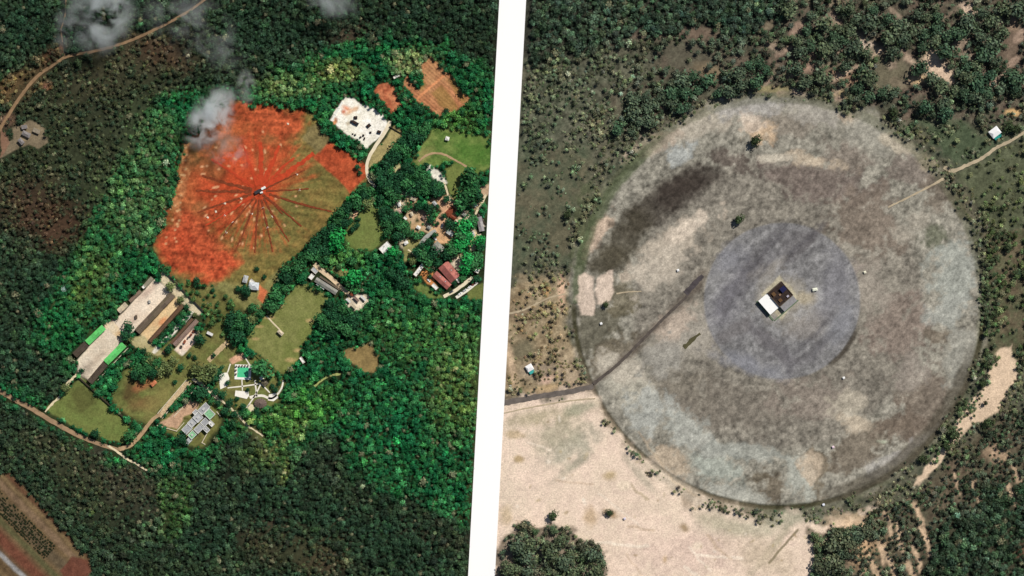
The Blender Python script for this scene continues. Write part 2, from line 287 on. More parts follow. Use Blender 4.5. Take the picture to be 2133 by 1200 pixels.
for b in [(1430, 120, 60, 30, 0, (98, 94, 80)), (1480, 150, 40, 14, 20, (140, 124, 100)), (1460, 70, 40, 12, 0, (120, 104, 90)), 
          (1960, 150, 44, 16, 30, (232, 204, 178)), (1945, 118, 20, 14, 0, (238, 210, 180)), (1800, 92, 26, 14, 30, (222, 200, 180)), (2020, 25, 14, 26, -30, (226, 200, 176)), (1690, 130, 40, 16, -30, (168, 140, 122)), (1760, 160, 30, 14, 20, (170, 140, 116)),
          (2110, 60, 12, 30, 0, (180, 154, 130)), (1910, 165, 16, 10, 0, (222, 190, 150)), (1660, 60, 20, 10, -40, (160, 136, 120)), (1850, 150, 50, 26, 0, (118, 112, 92)), (2110, 100, 26, 50, 0, (120, 104, 90)), (1610, 185, 50, 8, 0, (150, 140, 104)), (1750, 195, 26, 8, 20, (184, 164, 126)), (2110, 235, 14, 8, 0, (222, 184, 130))]:
    m = side(blob(*b[:5], soft=0.8), False); soil(m, b[5], 0.92, 0.14); clear(M(m.w, m.m * 0.92))
for k in range(46):
    x = random.uniform(1600, 2133); y = random.uniform(-20, 215); m = side(blob(x, y, random.uniform(8, 26), random.uniform(4, 10), random.choice([-45, -30, 30, 40]), .6, .7), False)
    soil(m, random.choice([(176, 152, 134), (160, 142, 124), (196, 172, 150), (140, 128, 108)]), .8, .2); clear(M(m.w, m.m * .95))
for b in gr_: m = side(blob(*b, soft=.9), False); soil(m, (88, 94, 76), .9, .3, c2=(104, 104, 88)); plant(m, (80, 92, 74), .5, 3.0, a=.9, c2=(98, 104, 84))
m = side(poly([(1900, 240), (2010, 255), (2110, 290), (2060, 320), (1985, 345), (1930, 300)], 20, 10), False); soil(m, (78, 92, 68), 0.85, 0.15); plant(m, d=0.1)
m = side(poly([(1990, 360), (2133, 290), (2200, 300), (2200, 480), (2060, 470), (2020, 400)], 14, 6), False); soil(m, (92, 98, 74), 0.85, 0.2); plant(m, (84, 92, 66), 0.25, 3.5)
m = side(poly([(2055, 480), (2200, 470), (2200, 760), (2070, 760), (2064, 620)], 12, 8), False); soil(m, (118, 104, 84), 0.85, 0.25, c2=(80, 88, 62)); plant(m, (72, 84, 58), 0.5, 4.5)
m = side(poly([(1050, 330), (1230, 310), (1215, 420), (1185, 540), (1060, 560)], 24, 12), False); soil(m, (88, 96, 76), 0.9, 0.15, c2=(104, 100, 80)); plant(m, (88, 100, 80), 0.06, 2.6)
m = side(poly([(1050, 590), (1190, 570), (1186, 690), (1225, 790), (1050, 830)], 16, 10), False); soil(m, (146, 126, 98), 0.9, 0.2, c2=(170, 154, 126)); plant(m, (122, 114, 88), 0.10, 2.6)
for b in [(1090, 660, 30, 16, 0, (128, 112, 92)), (1090, 730, 26, 20, 0, (120, 114, 92)), (1120, 770, 40, 18, -15, (168, 152, 132)), (1065, 760, 8, 50, -10, (206, 180, 150)), (1170, 610, 8, 36, 0, (222, 186, 158)), (1137, 605, 9, 14, 0, (190, 150, 100)), (1150, 810, 60, 10, -10, (198, 170, 130)), (1140, 790, 18, 8, -20, (224, 190, 168))]:
    soil(side(blob(*b[:5], soft=0.8), False), b[5], 0.85, 0.15)

R_RING = region('ring_clearing', 'wide round clearing of dry grey brown grass with pale bare patches')
CX, CY = 1620.0, 633.0
RR = np.hypot(GX - CX, GY - CY) + 5 * WX; TH = np.degrees(np.arctan2(GY - CY, GX - CX))
m = M(ALL.w, sm(433 + 9 * n_mid - RR, 20)); soil(m, (138, 134, 121), grain=0.28, c2=(158, 153, 139)); clear(m); mark(m, R_RING)
m = M(ALL.w, sm(304 - RR, 18)); soil(m, (126, 119, 108), 0.8, 0.25, c2=(142, 135, 122))
for b in [(1530, 335, 50, 20, 10, (104, 92, 84)), (1700, 370, 110, 36, 14, (124, 110, 102)), (1810, 470, 70, 60, 45, (136, 122, 108)),
          (1215, 470, 22, 70, 10, (94, 100, 74)), (1240, 690, 60, 60, 0, (104, 100, 82)), (1280, 740, 70, 34, -40, (118, 108, 90)), (1290, 610, 34, 40, 0, (118, 110, 88)), (1420, 820, 90, 50, 30, (132, 124, 110)), (1540, 850, 120, 50, 0, (130, 122, 110)), (1700, 830, 90, 40, 0, (146, 134, 122)),
          (1880, 690, 60, 70, 0, (146, 130, 118)), (1930, 840, 50, 60, 30, (126, 112, 98)), (1800, 930, 90, 36, -25, (124, 112, 96)), (1880, 890, 50, 36, 0, (122, 108, 94)), (1610, 1010, 34, 30, 0, (116, 104, 86)), (1580, 995, 30, 14, 0, (110, 100, 82)), (1700, 980, 22, 50, 0, (126, 114, 94)),
          (1950, 490, 32, 24, 0, (112, 116, 94)), (1900, 350, 50, 26, 30, (134, 122, 112)), (1745, 330, 60, 30, 0, (138, 126, 114)), (1640, 260, 70, 24, 0, (146, 136, 122)), (1950, 700, 30, 16, 0, (128, 116, 100)), (2000, 420, 24, 40, -30, (104, 98, 80)), (1960, 400, 30, 40, -30, (124, 112, 98))]:
    soil(blob(*b[:5], soft=0.45, wob=0.8), b[5], 0.8, 0.2)
for b in [(1250, 480, 14, 46, 35, (206, 180, 156)), (1400, 510, 80, 30, -34, (200, 186, 166)), (1370, 560, 60, 34, -30, (196, 184, 166)), (1440, 470, 50, 16, -30, (214, 198, 178)), (1420, 320, 36, 18, -30, (178, 182, 178)), (1470, 250, 80, 26, -20, (190, 180, 162)), (1360, 300, 60, 18, -34, (196, 178, 158)),
          (1560, 225, 70, 16, -5, (178, 174, 168)), (1575, 280, 34, 22, 0, (216, 186, 150)), (1560, 260, 26, 22, 20, (214, 196, 176)), (1690, 335, 60, 16, 8, (204, 186, 160)), (1620, 330, 36, 10, 0, (206, 196, 176)), (1700, 240, 60, 20, 14, (178, 172, 160)), (1765, 245, 18, 14, 20, (206, 186, 160)), (1820, 280, 60, 34, 30, (168, 164, 150)),
          (1870, 300, 30, 18, 30, (190, 178, 156)), (1930, 340, 24, 14, 40, (190, 176, 150)), (1985, 570, 44, 70, 8, (172, 176, 166)), (1975, 650, 40, 30, 0, (178, 180, 170)), (2000, 740, 24, 60, 10, (166, 164, 152)), (1820, 600, 30, 50, 0, (168, 158, 144)), (1900, 470, 40, 20, -30, (174, 166, 150)), (1770, 560, 20, 16, 0, (164, 152, 140)),
          (1310, 810, 60, 46, 40, (190, 184, 166)), (1300, 770, 50, 30, 20, (196, 186, 168)), (1350, 850, 50, 40, 40, (180, 182, 174)), (1430, 900, 60, 30, 30, (182, 184, 174)), (1400, 960, 40, 24, 30, (196, 176, 150)), (1500, 970, 60, 30, 20, (176, 182, 170)), (1470, 930, 60, 20, 20, (172, 172, 162)), (1550, 940, 80, 16, 8, (166, 168, 158)),
          (1660, 1000, 30, 40, 0, (182, 184, 172)), (1690, 970, 20, 30, 0, (206, 186, 160)), (1770, 850, 34, 40, 0, (190, 180, 160)), (1780, 880, 30, 20, 0, (200, 184, 160)), (1850, 960, 60, 14, -28, (176, 172, 164)), (1900, 930, 50, 10, -34, (180, 174, 166)), (1440, 700, 60, 40, -30, (176, 168, 154)), (1400, 680, 50, 26, -40, (190, 172, 154)),
          (1380, 750, 40, 40, 0, (160, 156, 146)), (1840, 920, 12, 6, 0, (190, 196, 170)), (1900, 770, 30, 40, 0, (160, 150, 138)), (1300, 580, 16, 10, 0, (196, 180, 160)), (1530, 1030, 50, 16, 10, (184, 184, 172))]:
    soil(blob(*b[:5], soft=0.5, wob=0.8), b[5], 0.82, 0.16)
for b in [(1370, 425, 100, 34, -42, (68, 60, 52)), (1300, 500, 76, 34, -52, (76, 70, 56)), (1450, 375, 66, 28, -14, (66, 58, 52)), (1420, 400, 60, 30, -30, (64, 56, 50)), (1270, 540, 50, 26, -30, (84, 78, 62))]: soil(blob(*b[:5], soft=.6, wob=.3), b[5], .8, .2)
for t0, t1, c, a in [(20, 160, (98, 94, 74), 0.0), (-165, 165, (96, 100, 72), 0.5)]:
    k = sm(10 - np.abs(RR - 428), 6) * ((TH > t0) & (TH < t1)) * a; soil(M(ALL.w, k), c)
mot = NZ[10].fbm((GX - GY) * .3, (GX + GY) * 1.3, 14, 4, .75); mo2 = NZ[11].fbm(GX, GY, 6, 3, .8); mo3 = NZ[9].fbm(GX, GY, 60, 3)
G *= np.where(LEFT, 1, 1 + .10 * mot + .09 * mo2)[..., None]
lum = G.mean(-1, keepdims=True); kk = (REG == R_RING)[..., None] * .12; G = G * (1 - kk) + lum * np.array([1.0, 1.0, .98]) * kk
R_DITCH = region('ring_ditch', 'dark curved ditch along the lower edge of the round clearing')
k = sm(5 - np.abs(np.hypot(GX - 1622, GY - 630) - 427), 4) * sm(150 - np.abs(TH - 90) * 1.55, 40)
soil(M(ALL.w, k), (70, 68, 48), 0.96, 0.2); Hh -= 0.9 * k; mark(M(ALL.w, k), R_DITCH, 0.6)
k = sm(16 - np.abs(RR - 415), 8) * sm(30 - np.abs(TH - 45), 12); soil(M(ALL.w, k), (92, 86, 74), 0.8, 0.2)
k = sm(12 - np.abs(RR - 418), 8) * sm(46 - np.abs(TH + 172), 12); soil(M(ALL.w, k), (86, 96, 68), 0.8, 0.2)
k = sm(26 - np.abs(RR - 452), 20) * sm(30 - np.abs(TH - 130), 20); soil(M(ALL.w, k), (206, 184, 162), 0.7, 0.12)
soil(stroke([(1236, 800), (1290, 756), (1340, 706), (1390, 656), (1436, 612), (1466, 572)], 16, 12, 5), (104, 94, 84), .75); soil(stroke([(1020, 846), (1120, 826), (1236, 804)], 20, 14, 4), (130, 118, 106), .7)
R_DISC = region('gravel_disc', 'blue grey round gravel apron at the centre of the clearing')
rd = np.hypot(GX - 1629, GY - 627)
m = M(ALL.w, sm(163 + 1.5 * WX - rd, 4)); soil(m, (129, 128, 129), 0.97, grain=0.2, c2=(142, 141, 141)); mark(m, R_DISC)
streak = NZ[6].fbm((GX - GY) * 0.2, (GX + GY) * 1.6, 40, 4, .7)
G[m.w] *= (1 + 0.34 * (streak * m.m))[..., None]
for b in [(1560, 560, 80, 10, -48, (92, 89, 92)), (1540, 600, 70, 7, -50, (96, 93, 96)), (1660, 520, 50, 9, -48, (94, 90, 92)), (1690, 500, 40, 6, -52, (98, 94, 95)), (1590, 510, 60, 6, -46, (100, 98, 100)), (1720, 705, 60, 7, -40, (88, 86, 88)), (1650, 510, 40, 20, -45, (116, 113, 114)), (1520, 620, 26, 60, 30, (126, 124, 130)), (1700, 730, 60, 12, -40, (118, 116, 118)), (1640, 745, 14, 22, -20, (116, 114, 118)), (1600, 710, 50, 14, 36, (124, 120, 122)), (1530, 690, 40, 14, -30, (126, 122, 122)),
          (1632, 628, 44, 46, 0, (172, 164, 148)), (1680, 680, 44, 22, -20, (152, 146, 140)), (1600, 560, 40, 12, -30, (156, 150, 142)), (1670, 620, 30, 12, 0, (184, 172, 146)), (1740, 600, 30, 60, 10, (134, 133, 138)), (1520, 540, 36, 20, -45, (142, 142, 148)), (1560, 760, 60, 16, 20, (142, 143, 150)), (1750, 680, 20, 40, 20, (144, 145, 150))]:
    soil(blob(*b[:5], soft=1.0, wob=0.5), b[5], 0.7, 0.12)
for x0, y0, l, w, c in [(1508, 650, 150, 9, (98, 96, 99)), (1530, 610, 120, 7, (104, 102, 105)), (1560, 560, 110, 10, (92, 90, 93)), (1590, 560, 90, 5, (110, 108, 110)), (1640, 540, 90, 9, (94, 92, 95)), (1668, 545, 80, 6, (104, 102, 104)), (1505, 580, 90, 5, (112, 111, 114)), (1660, 735, 110, 9, (96, 94, 97)), (1690, 745, 80, 5, (104, 103, 106)), (1540, 710, 70, 5, (112, 110, 112)), (1600, 745, 60, 6, (108, 106, 108)), (1720, 600, 70, 5, (118, 117, 121))]:
    mm = stroke([(x0, y0), (x0 + l * .35, y0 - l * .36), (x0 + l * .68, y0 - l * .73)], w, 9, 4); mm.m = mm.m * (rd[mm.w] < 160); soil(mm, c, .7, .2)
for x0, y0, x1, y1 in [(1590, 690, 1640, 750), (1640, 720, 1642, 780), (1560, 680, 1620, 735)]: soil(stroke([(x0, y0), (x1, y1)], 7, 9, 4), (104, 102, 105), .6)
k = sm(5 - np.abs(rd - 166), 4) * sm(16 - np.abs(np.degrees(np.arctan2(GY - 627, GX - 1629)) - 38), 8); soil(M(ALL.w, k), (72, 66, 58), 0.85)
soil(poly([(1584, 615), (1629, 668), (1662, 616), (1624, 573)], 3, 1.5), (190, 182, 158), 0.9)
for pts in ([(1205, 570), (1236, 575), (1246, 640), (1240, 660), (1208, 655)], [(1246, 572), (1280, 565), (1284, 600), (1270, 640), (1250, 642), (1244, 600)]):
    m = poly(pts, 5, 6); soil(m, (224, 204, 186), 0.9, 0.12); mark(m, region('sand_patch', 'pinkish bare sand patch inside the left edge of the round clearing'))
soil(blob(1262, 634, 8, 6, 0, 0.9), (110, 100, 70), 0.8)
R_SAND = region('sand_flat', 'wide flat of pale pinkish sand below the round clearing')
m = side(poly([(1020, 842), (1230, 812), (1252, 868), (1330, 960), (1440, 1040), (1560, 1075), (1700, 1078), (1770, 1075), (1830, 1060), (1790, 1120), (1770, 1262), (1010, 1262)], 18, 13), False)
soil(m, (242, 218, 198), grain=0.06, c2=(232, 212, 190)); mark(m, R_SAND); clear(m)
for b in [(1190, 930, 60, 26, -30, (176, 174, 154)), (1160, 900, 50, 30, -20, (172, 166, 142)), (1120, 870, 60, 18, -8, (178, 168, 138)), (1210, 850, 30, 12, -15, (158, 158, 134)), (1270, 990, 16, 10, -20, (188, 166, 122)), (1200, 965, 40, 10, -40, (160, 158, 138)), (1070, 905, 18, 8, 0, (196, 174, 138)), (1420, 1020, 100, 14, 34, (206, 192, 172)),
          (1330, 985, 50, 8, 50, (196, 184, 164)), (1550, 1100, 80, 18, 0, (190, 184, 160)), (1500, 1090, 60, 14, 20, (194, 184, 160)), (1610, 1140, 60, 8, -50, (172, 164, 140)), (1650, 1080, 60, 14, 0, (166, 164, 142)), (1430, 1150, 100, 40, 0, (224, 198, 182)), (1300, 1010, 12, 8, 0, (244, 226, 200)), (1453, 1138, 10, 8, 0, (246, 228, 204)),
          (1272, 1070, 14, 8, 20, (150, 116, 70)), (1426, 1100, 10, 8, 40, (140, 116, 76)), (1230, 1080, 14, 18, 0, (204, 176, 140)), (1385, 1165, 6, 10, 0, (176, 146, 100)), (1080, 955, 10, 8, 0, (176, 150, 100)), (1055, 1075, 12, 20, 0, (206, 184, 150)), (1590, 1160, 60, 30, 20, (206, 188, 164))]:
    soil(side(blob(*b[:5], soft=1.0, wob=0.5), False), b[5], 0.75, 0.1)
soil(stroke([(1602, 1172), (1640, 1128), (1662, 1104)], 5, 2, 1), (124, 114, 88), 0.85)
for k in range(16):
    x = random.uniform(1060, 1560); y = random.uniform(900, 1180); a = random.choice([.75, .8, -.5, .2]) + random.uniform(-.15, .15); l = random.uniform(40, 140)
    mm = side(stroke([(x, y), (x + l * .5 * math.cos(a) + random.uniform(-6, 6), y + l * .5 * math.sin(a)), (x + l * math.cos(a), y + l * math.sin(a))], random.choice([3, 3.5, 6]), 3, 2.5), False); mm.m = mm.m * (REG[mm.w] == R_SAND); soil(mm, random.choice([(206, 182, 158), (250, 234, 214), (190, 172, 144)]), .75)
for k in range(70):
    x = random.uniform(1040, 1740); y = random.uniform(870, 1195); mm = side(blob(x, y, random.uniform(2, 7), random.uniform(1.5, 4), random.uniform(0, 180), .9, .6), False); mm.m = mm.m * (REG[mm.w] == R_SAND); soil(mm, random.choice([(176, 158, 120), (160, 138, 100), (196, 180, 150), (252, 238, 220)]), .6)
soil(stroke([(1330, 900), (1400, 1000), (1460, 1040)], 4, 4, 2), (200, 178, 150), 0.5)
m = poly([(2110, 720), (2116, 790), (2080, 850), (2020, 890), (1975, 940), (1930, 1000), (1900, 1015), (1935, 960), (1990, 900), (2010, 850), (2050, 800), (2075, 740)], 5, 5)
soil(m, (230, 204, 176), 0.95, 0.08); clear(m); mark(m, R_SAND)
SE = [(2200, 830), (2133, 850), (2090, 850), (2030, 905), (1985, 960), (1930, 1010), (1850, 1050), (1790, 1080), (1700, 1150), (1690, 1262), (2200, 1262)]
m = side(poly(SE, 10, 8), False); soil(m, (112, 98, 82), 0.95, 0.3, c2=(88, 84, 68)); plant(m, (60, 72, 58), 0.66, 4.2, c2=(74, 80, 66)); mark(m, R_RIGHT); m = side(poly([(2200, 1010), (2060, 1020), (1960, 1090), (1900, 1262), (2200, 1262)], 30, 16), False); plant(m, (50, 68, 52), .9, 4.8); soil(m, (64, 66, 52), .8)
for k in range(75):                         # pale gullies running down to the right
    x = 1760 + random.random() * 360; y = 960 + random.random() * 230
    if poly_sd(SE, np.array([x]), np.array([y]))[0] > 8 and (x < 1930 or y < 1010):
        mm = side(stroke([(x, y), (x + 8 + random.random() * 10, y + 26 + random.random() * 40)], 5 + random.random() * 8, 5, 3), False)
        soil(mm, (212, 184, 154), 0.8, 0.2); clear(M(mm.w, mm.m * 0.9))
for b in [(2124, 1150, 20, 20, 0, (128, 92, 76)), (1790, 1130, 40, 50, 10, (212, 178, 140)), (1760, 1090, 40, 20, 0, (224, 196, 164)), (2080, 945, 26, 16, 30, (196, 168, 140)), (1740, 1180, 30, 20, 0, (214, 184, 154))]:
    mm = side(blob(*b[:5], soft=0.9, wob=0.5), False); soil(mm, b[5], 0.8, 0.2); clear(M(mm.w, mm.m * 0.8))
for pts in ([(1050, 1120), (1100, 1092), (1170, 1090), (1200, 1110), (1255, 1140), (1272, 1190), (1262, 1262), (1020, 1262), (1030, 1150)], [(1690, 1130), (1740, 1095), (1800, 1090), (1850, 1075), (1840, 1110), (1790, 1120), (1770, 1200), (1700, 1220)], [(1690, 1100), (1705, 1110), (1715, 1180), (1690, 1180)]):
    m = side(poly(pts, 8, 10), False); soil(m, (120, 108, 92), 0.85, 0.25); plant(m, (66, 80, 64), 0.8, 6.0, c2=(80, 88, 70)); mark(m, R_RIGHT)
plant(side(stroke([(2062, 560), (2062, 720), (2040, 800), (2000, 880), (1930, 960)], 26, 14, 8), False), (70, 84, 60), 0.6, 4.0)

G *= np.where(LEFT, 1, 1 + .08 * mot + .10 * mo2 + .05 * mo3)[..., None]
# ------------------------------------------------------------------ materials
MATS = {}
def new_mat(name):
    m = bpy.data.materials.new(name); m.use_nodes = True
    nt = m.node_tree; b = nt.nodes.get('Principled BSDF')
    return m, nt, b
def mat(name, c, var=0.25, scale=0.35, rough=0.9, tint=False, spec=0.2, bump=0.0, k=KL, metal=0.0):
    if name in MATS: return MATS[name]
    m, nt, b = new_mat(name); N = nt.nodes; L = nt.links
    b.inputs['Roughness'].default_value = rough; b.inputs['Specular IOR Level'].default_value = spec; b.inputs['Metallic'].default_value = metal
    col = lin(c, k)
    tc = N.new('ShaderNodeTexCoord'); n1 = N.new('ShaderNodeTexNoise'); n1.inputs['Scale'].default_value = scale; n1.inputs['Detail'].default_value = 8; n1.inputs['Roughness'].default_value = 0.65
    L.new(tc.outputs['Object'], n1.inputs['Vector'])
    mr = N.new('ShaderNodeMapRange'); mr.inputs['From Min'].default_value = 0.3; mr.inputs['From Max'].default_value = 0.7
    mr.inputs['To Min'].default_value = 1 - var; mr.inputs['To Max'].default_value = 1 + var * 0.7
    L.new(n1.outputs['Fac'], mr.inputs['Value'])
    mx = N.new('ShaderNodeMix'); mx.data_type = 'RGBA'; mx.blend_type = 'MULTIPLY'; mx.inputs['Factor'].default_value = 1
    mx.inputs['A'].default_value = (*col, 1); L.new(mr.outputs[0], mx.inputs['B'])
    out = mx.outputs['Result']
    if tint:
        oi = N.new('ShaderNodeObjectInfo'); m2 = N.new('ShaderNodeMix'); m2.data_type = 'RGBA'; m2.blend_type = 'MULTIPLY'; m2.inputs['Factor'].default_value = 1
        L.new(out, m2.inputs['A']); L.new(oi.outputs['Color'], m2.inputs['B']); out = m2.outputs['Result']
    L.new(out, b.inputs['Base Color'])
    if bump:
        bp = N.new('ShaderNodeBump'); bp.inputs['Strength'].default_value = bump; bp.inputs['Distance'].default_value = 0.3
        L.new(n1.outputs['Fac'], bp.inputs['Height']); L.new(bp.outputs[0], b.inputs['Normal'])
    MATS[name] = m; return m

def ground_material():
    m, nt, b = new_mat('soil_and_grass'); N = nt.nodes; L = nt.links
    b.inputs['Roughness'].default_value = 0.95; b.inputs['Specular IOR Level'].default_value = 0.1
    at = N.new('ShaderNodeAttribute'); at.attribute_name = 'soil'
    tc = N.new('ShaderNodeTexCoord'); n1 = N.new('ShaderNodeTexNoise'); n1.inputs['Scale'].default_value = 0.6; n1.inputs['Detail'].default_value = 6; n1.inputs['Roughness'].default_value = 0.7
    L.new(tc.outputs['Object'], n1.inputs['Vector'])
    mr = N.new('ShaderNodeMapRange'); mr.inputs['From Min'].default_value = 0.3; mr.inputs['From Max'].default_value = 0.7; mr.inputs['To Min'].default_value = 0.68; mr.inputs['To Max'].default_value = 1.3
    L.new(n1.outputs['Fac'], mr.inputs['Value'])
    mx = N.new('ShaderNodeMix'); mx.data_type = 'RGBA'; mx.blend_type = 'MULTIPLY'; mx.inputs['Factor'].default_value = 1
    L.new(at.outputs['Color'], mx.inputs['A']); L.new(mr.outputs[0], mx.inputs['B']); L.new(mx.outputs['Result'], b.inputs['Base Color'])
    bp = N.new('ShaderNodeBump'); bp.inputs['Strength'].default_value = 0.35; bp.inputs['Distance'].default_value = 0.5
    L.new(n1.outputs['Fac'], bp.inputs['Height']); L.new(bp.outputs[0], b.inputs['Normal'])
    return m
M_GROUND = ground_material()

def leaf_material(name, attr_type):
    m, nt, b = new_mat(name); N = nt.nodes; L = nt.links
    b.inputs['Roughness'].default_value = 0.7; b.inputs['Specular IOR Level'].default_value = 0.15
    if attr_type == 'INST':
        at = N.new('ShaderNodeAttribute'); at.attribute_type = 'INSTANCER'; at.attribute_name = 'tint'; src = at.outputs['Color']
    else:
        at = N.new('ShaderNodeObjectInfo'); src = at.outputs['Color']
    lv = N.new('ShaderNodeAttribute'); lv.attribute_name = 'leaf'
    mx = N.new('ShaderNodeMix'); mx.data_type = 'RGBA'; mx.blend_type = 'MULTIPLY'; mx.inputs['Factor'].default_value = 1
    L.new(src, mx.inputs['A']); L.new(lv.outputs['Color'], mx.inputs['B']); L.new(mx.outputs['Result'], b.inputs['Base Color'])
    return m
M_LEAF_I = leaf_material('leaves_of_the_woods', 'INST'); M_LEAF_O = leaf_material('leaves', 'OBJ')

# ------------------------------------------------------------------ object helpers
def link(o, parent=None):
    COL.objects.link(o)
    if parent is not None: o.parent = parent
    return o
def tag(o, label=None, cat=None, group=None, kind=None):
    if label: o['label'] = label
    if cat: o['category'] = cat
    if group: o['group'] = group
    if kind: o['kind'] = kind
    return o
def mesh(name, verts, faces, material=None):
    me = bpy.data.meshes.new(name); me.from_pydata(verts, [], faces); me.update()
    if material: me.materials.append(material)
    return me
def obj(name, me, parent=None, loc=(0, 0, 0), rz=0.0, scale=(1, 1, 1)):
    o = bpy.data.objects.new(name, me); o.location = loc; o.rotation_euler = (0, 0, rz); o.scale = scale
    return link(o, parent)
def empty(name, loc, rz=0.0):
    o = bpy.data.objects.new(name, None); o.location = loc; o.rotation_euler = (0, 0, rz); o.empty_display_size = 1
    return link(o)
class MB:
    def __init__(s): s.v = []; s.f = []
    def box(s, x0, x1, y0, y1, z0, z1, taper=0.0):
        n = len(s.v); t = taper
        s.v += [(x0, y0, z0), (x1, y0, z0), (x1, y1, z0), (x0, y1, z0), (x0 + t, y0 + t, z1), (x1 - t, y0 + t, z1), (x1 - t, y1 - t, z1), (x0 + t, y1 - t, z1)]
        s.f += [tuple(n + k for k in q) for q in ((3, 2, 1, 0), (4, 5, 6, 7), (0, 1, 5, 4), (1, 2, 6, 5), (2, 3, 7, 6), (3, 0, 4, 7))]
        return s
    def tube(s, r0, r1, z0, z1, n=8, cx=0, cy=0, sy=1.0):
        k = len(s.v)
        for r, z in ((r0, z0), (r1, z1)):
            for i in range(n):
                a = 2 * math.pi * i / n; s.v.append((cx + r * math.cos(a), cy + sy * r * math.sin(a), z))
        for i in range(n): j = (i + 1) % n; s.f.append((k + i, k + j, k + n + j, k + n + i))
        s.f.append(tuple(k + n + i for i in range(n))); s.f.append(tuple(k + n - 1 - i for i in range(n)))
        return s
    def add(s, vs, fs):
        n = len(s.v); s.v += list(vs); s.f += [tuple(n + i for i in f) for f in fs]; return s
    def build(s, name, material, parent=None, **kw): return obj(name, mesh(name, s.v, s.f, material), parent, **kw)

# ------------------------------------------------------------------ ground meshes, one per region
px_x = (GX - W_PX / 2) * PXM; px_y = (H_PX / 2 - GY) * PXM
idx = np.arange(NY * NX).reshape(NY, NX)
quads = np.stack([idx[1:, :-1], idx[1:, 1:], idx[:-1, 1:], idx[:-1, :-1]], -1).reshape(-1, 4)
freg = REG[:-1, :-1].reshape(-1)
co = np.stack([px_x, px_y, Hh + 0.12 * n_mid], -1).reshape(-1, 3).astype(np.float32)
cl = np.concatenate([np.clip(G, 0.004, 0.86), np.ones((NY, NX, 1))], -1).reshape(-1, 4).astype(np.float32)
for r, (nm, lb) in enumerate(REGIONS):
    q = quads[freg == r]
    if not len(q): continue
    used, inv = np.unique(q, return_inverse=True); q2 = inv.reshape(-1, 4).astype(np.int32)
    me = bpy.data.meshes.new(nm); me.vertices.add(len(used)); me.vertices.foreach_set('co', co[used].ravel())
    me.loops.add(q2.size); me.loops.foreach_set('vertex_index', q2.ravel())
    me.polygons.add(len(q2)); me.polygons.foreach_set('loop_start', np.arange(0, q2.size, 4, dtype=np.int32))
    me.update(calc_edges=True)
    a = me.attributes.new('soil', 'FLOAT_COLOR', 'POINT'); a.data.foreach_set('color', cl[used].ravel())
    me.materials.append(M_GROUND)
    tag(obj(nm, me), lb, kind='structure')
far = MB().add([(-4000, -4000, -2.0), (4000, -4000, -2.0), (4000, 4000, -2.0), (-4000, 4000, -2.0)], [(0, 1, 2, 3)]).build('ground', mat('far_scrub', (70, 78, 58), 0.4, 0.05))
tag(far, 'green brown land running on beyond both sites', kind='structure')
sv = [P(1040, -20, 0.25), P(1096, -20, 0.25), P(1031, 1220, 0.25), P(975, 1220, 0.25)]
sv = [P(1040 + 65 * 0.05, -60, 0.25), P(1096 + 65 * 0.05, -60, 0.25), P(1031 - 65 * 0.05, 1260, 0.25), P(975 - 65 * 0.05, 1260, 0.25)]
tag(MB().add(sv + [(x, y, -0.6) for x, y, z in sv], [(3, 2, 1, 0), (0, 1, 5, 4), (1, 2, 6, 5), (2, 3, 7, 6), (3, 0, 4, 7)]).build('white_strip', mat('white_paint', (255, 255, 255), 0.0, 0.2, k=0.86)), 'broad plain white strip running between the two sites', kind='structure')

# ------------------------------------------------------------------ roads, paths, trenches as raised or cut strips
def strip(name, label, pts, width, material, z=0.16, jit=0.12, kill=1.4):
    a = [np.array(p, float) for p in pts]; path = []
    for i in range(len(a) - 1):             # smooth the run a little
        p0 = a[max(i - 1, 0)]; p1 = a[i]; p2 = a[i + 1]; p3 = a[min(i + 2, len(a) - 1)]
        n = max(2, int(np.hypot(*(p2 - p1)) / 5))
        for k in range(n):
            t = k / n; path.append(0.5 * ((2 * p1) + (-p0 + p2) * t + (2 * p0 - 5 * p1 + 4 * p2 - p3) * t * t + (-p0 + 3 * p1 - 3 * p2 + p3) * t ** 3))
    path.append(a[-1]); vs = []; fs = []
    ws = width if isinstance(width, (list, tuple)) else (width, width)
    for i, p in enumerate(path):
        d = path[min(i + 1, len(path) - 1)] - path[max(i - 1, 0)]; d = d / (np.hypot(*d) + 1e-9); nrm = np.array([-d[1], d[0]])
        wv = ws[0] + (ws[1] - ws[0]) * i / (len(path) - 1)
        for sgn in (1, -1):
            h = wv / 2 * (1 + jit * (random.random() * 2 - 1)); vs.append(P(*(p + nrm * h * sgn), z))
        c = len(vs)
        for sgn in (1, -1): pass
    n = len(path)
    top = len(vs); vs += [(x, y, -0.3) for x, y, _ in vs]
    for i in range(n - 1):
        fs.append((2 * i, 2 * i + 2, 2 * i + 3, 2 * i + 1)); fs.append((2 * i, top + 2 * i, top + 2 * i + 2, 2 * i + 2)); fs.append((2 * i + 1, 2 * i + 3, top + 2 * i + 3, top + 2 * i + 1))
    o = obj(name, mesh(name, vs, fs, material)); tag(o, label, kind='structure')
    if kill: clear(stroke(pts, max(ws) * kill + 3, 2, 0.5))
    return o
M_DIRT_DIM = mat('dim_dirt', (150, 122, 92), 0.3, 0.15); M_DIRT = mat('tan_dirt', (188, 158, 122), 0.3, 0.15); M_CREAM = mat('cream_gravel', (240, 226, 196), 0.18, 0.15)
M_PALE = mat('pale_path', (236, 220, 184), 0.25, 0.25); M_GREYROAD = mat('grey_asphalt', (176, 176, 170), 0.2, 0.2); M_CONC = mat('light_concrete', (246, 240, 224), 0.12, 0.25)
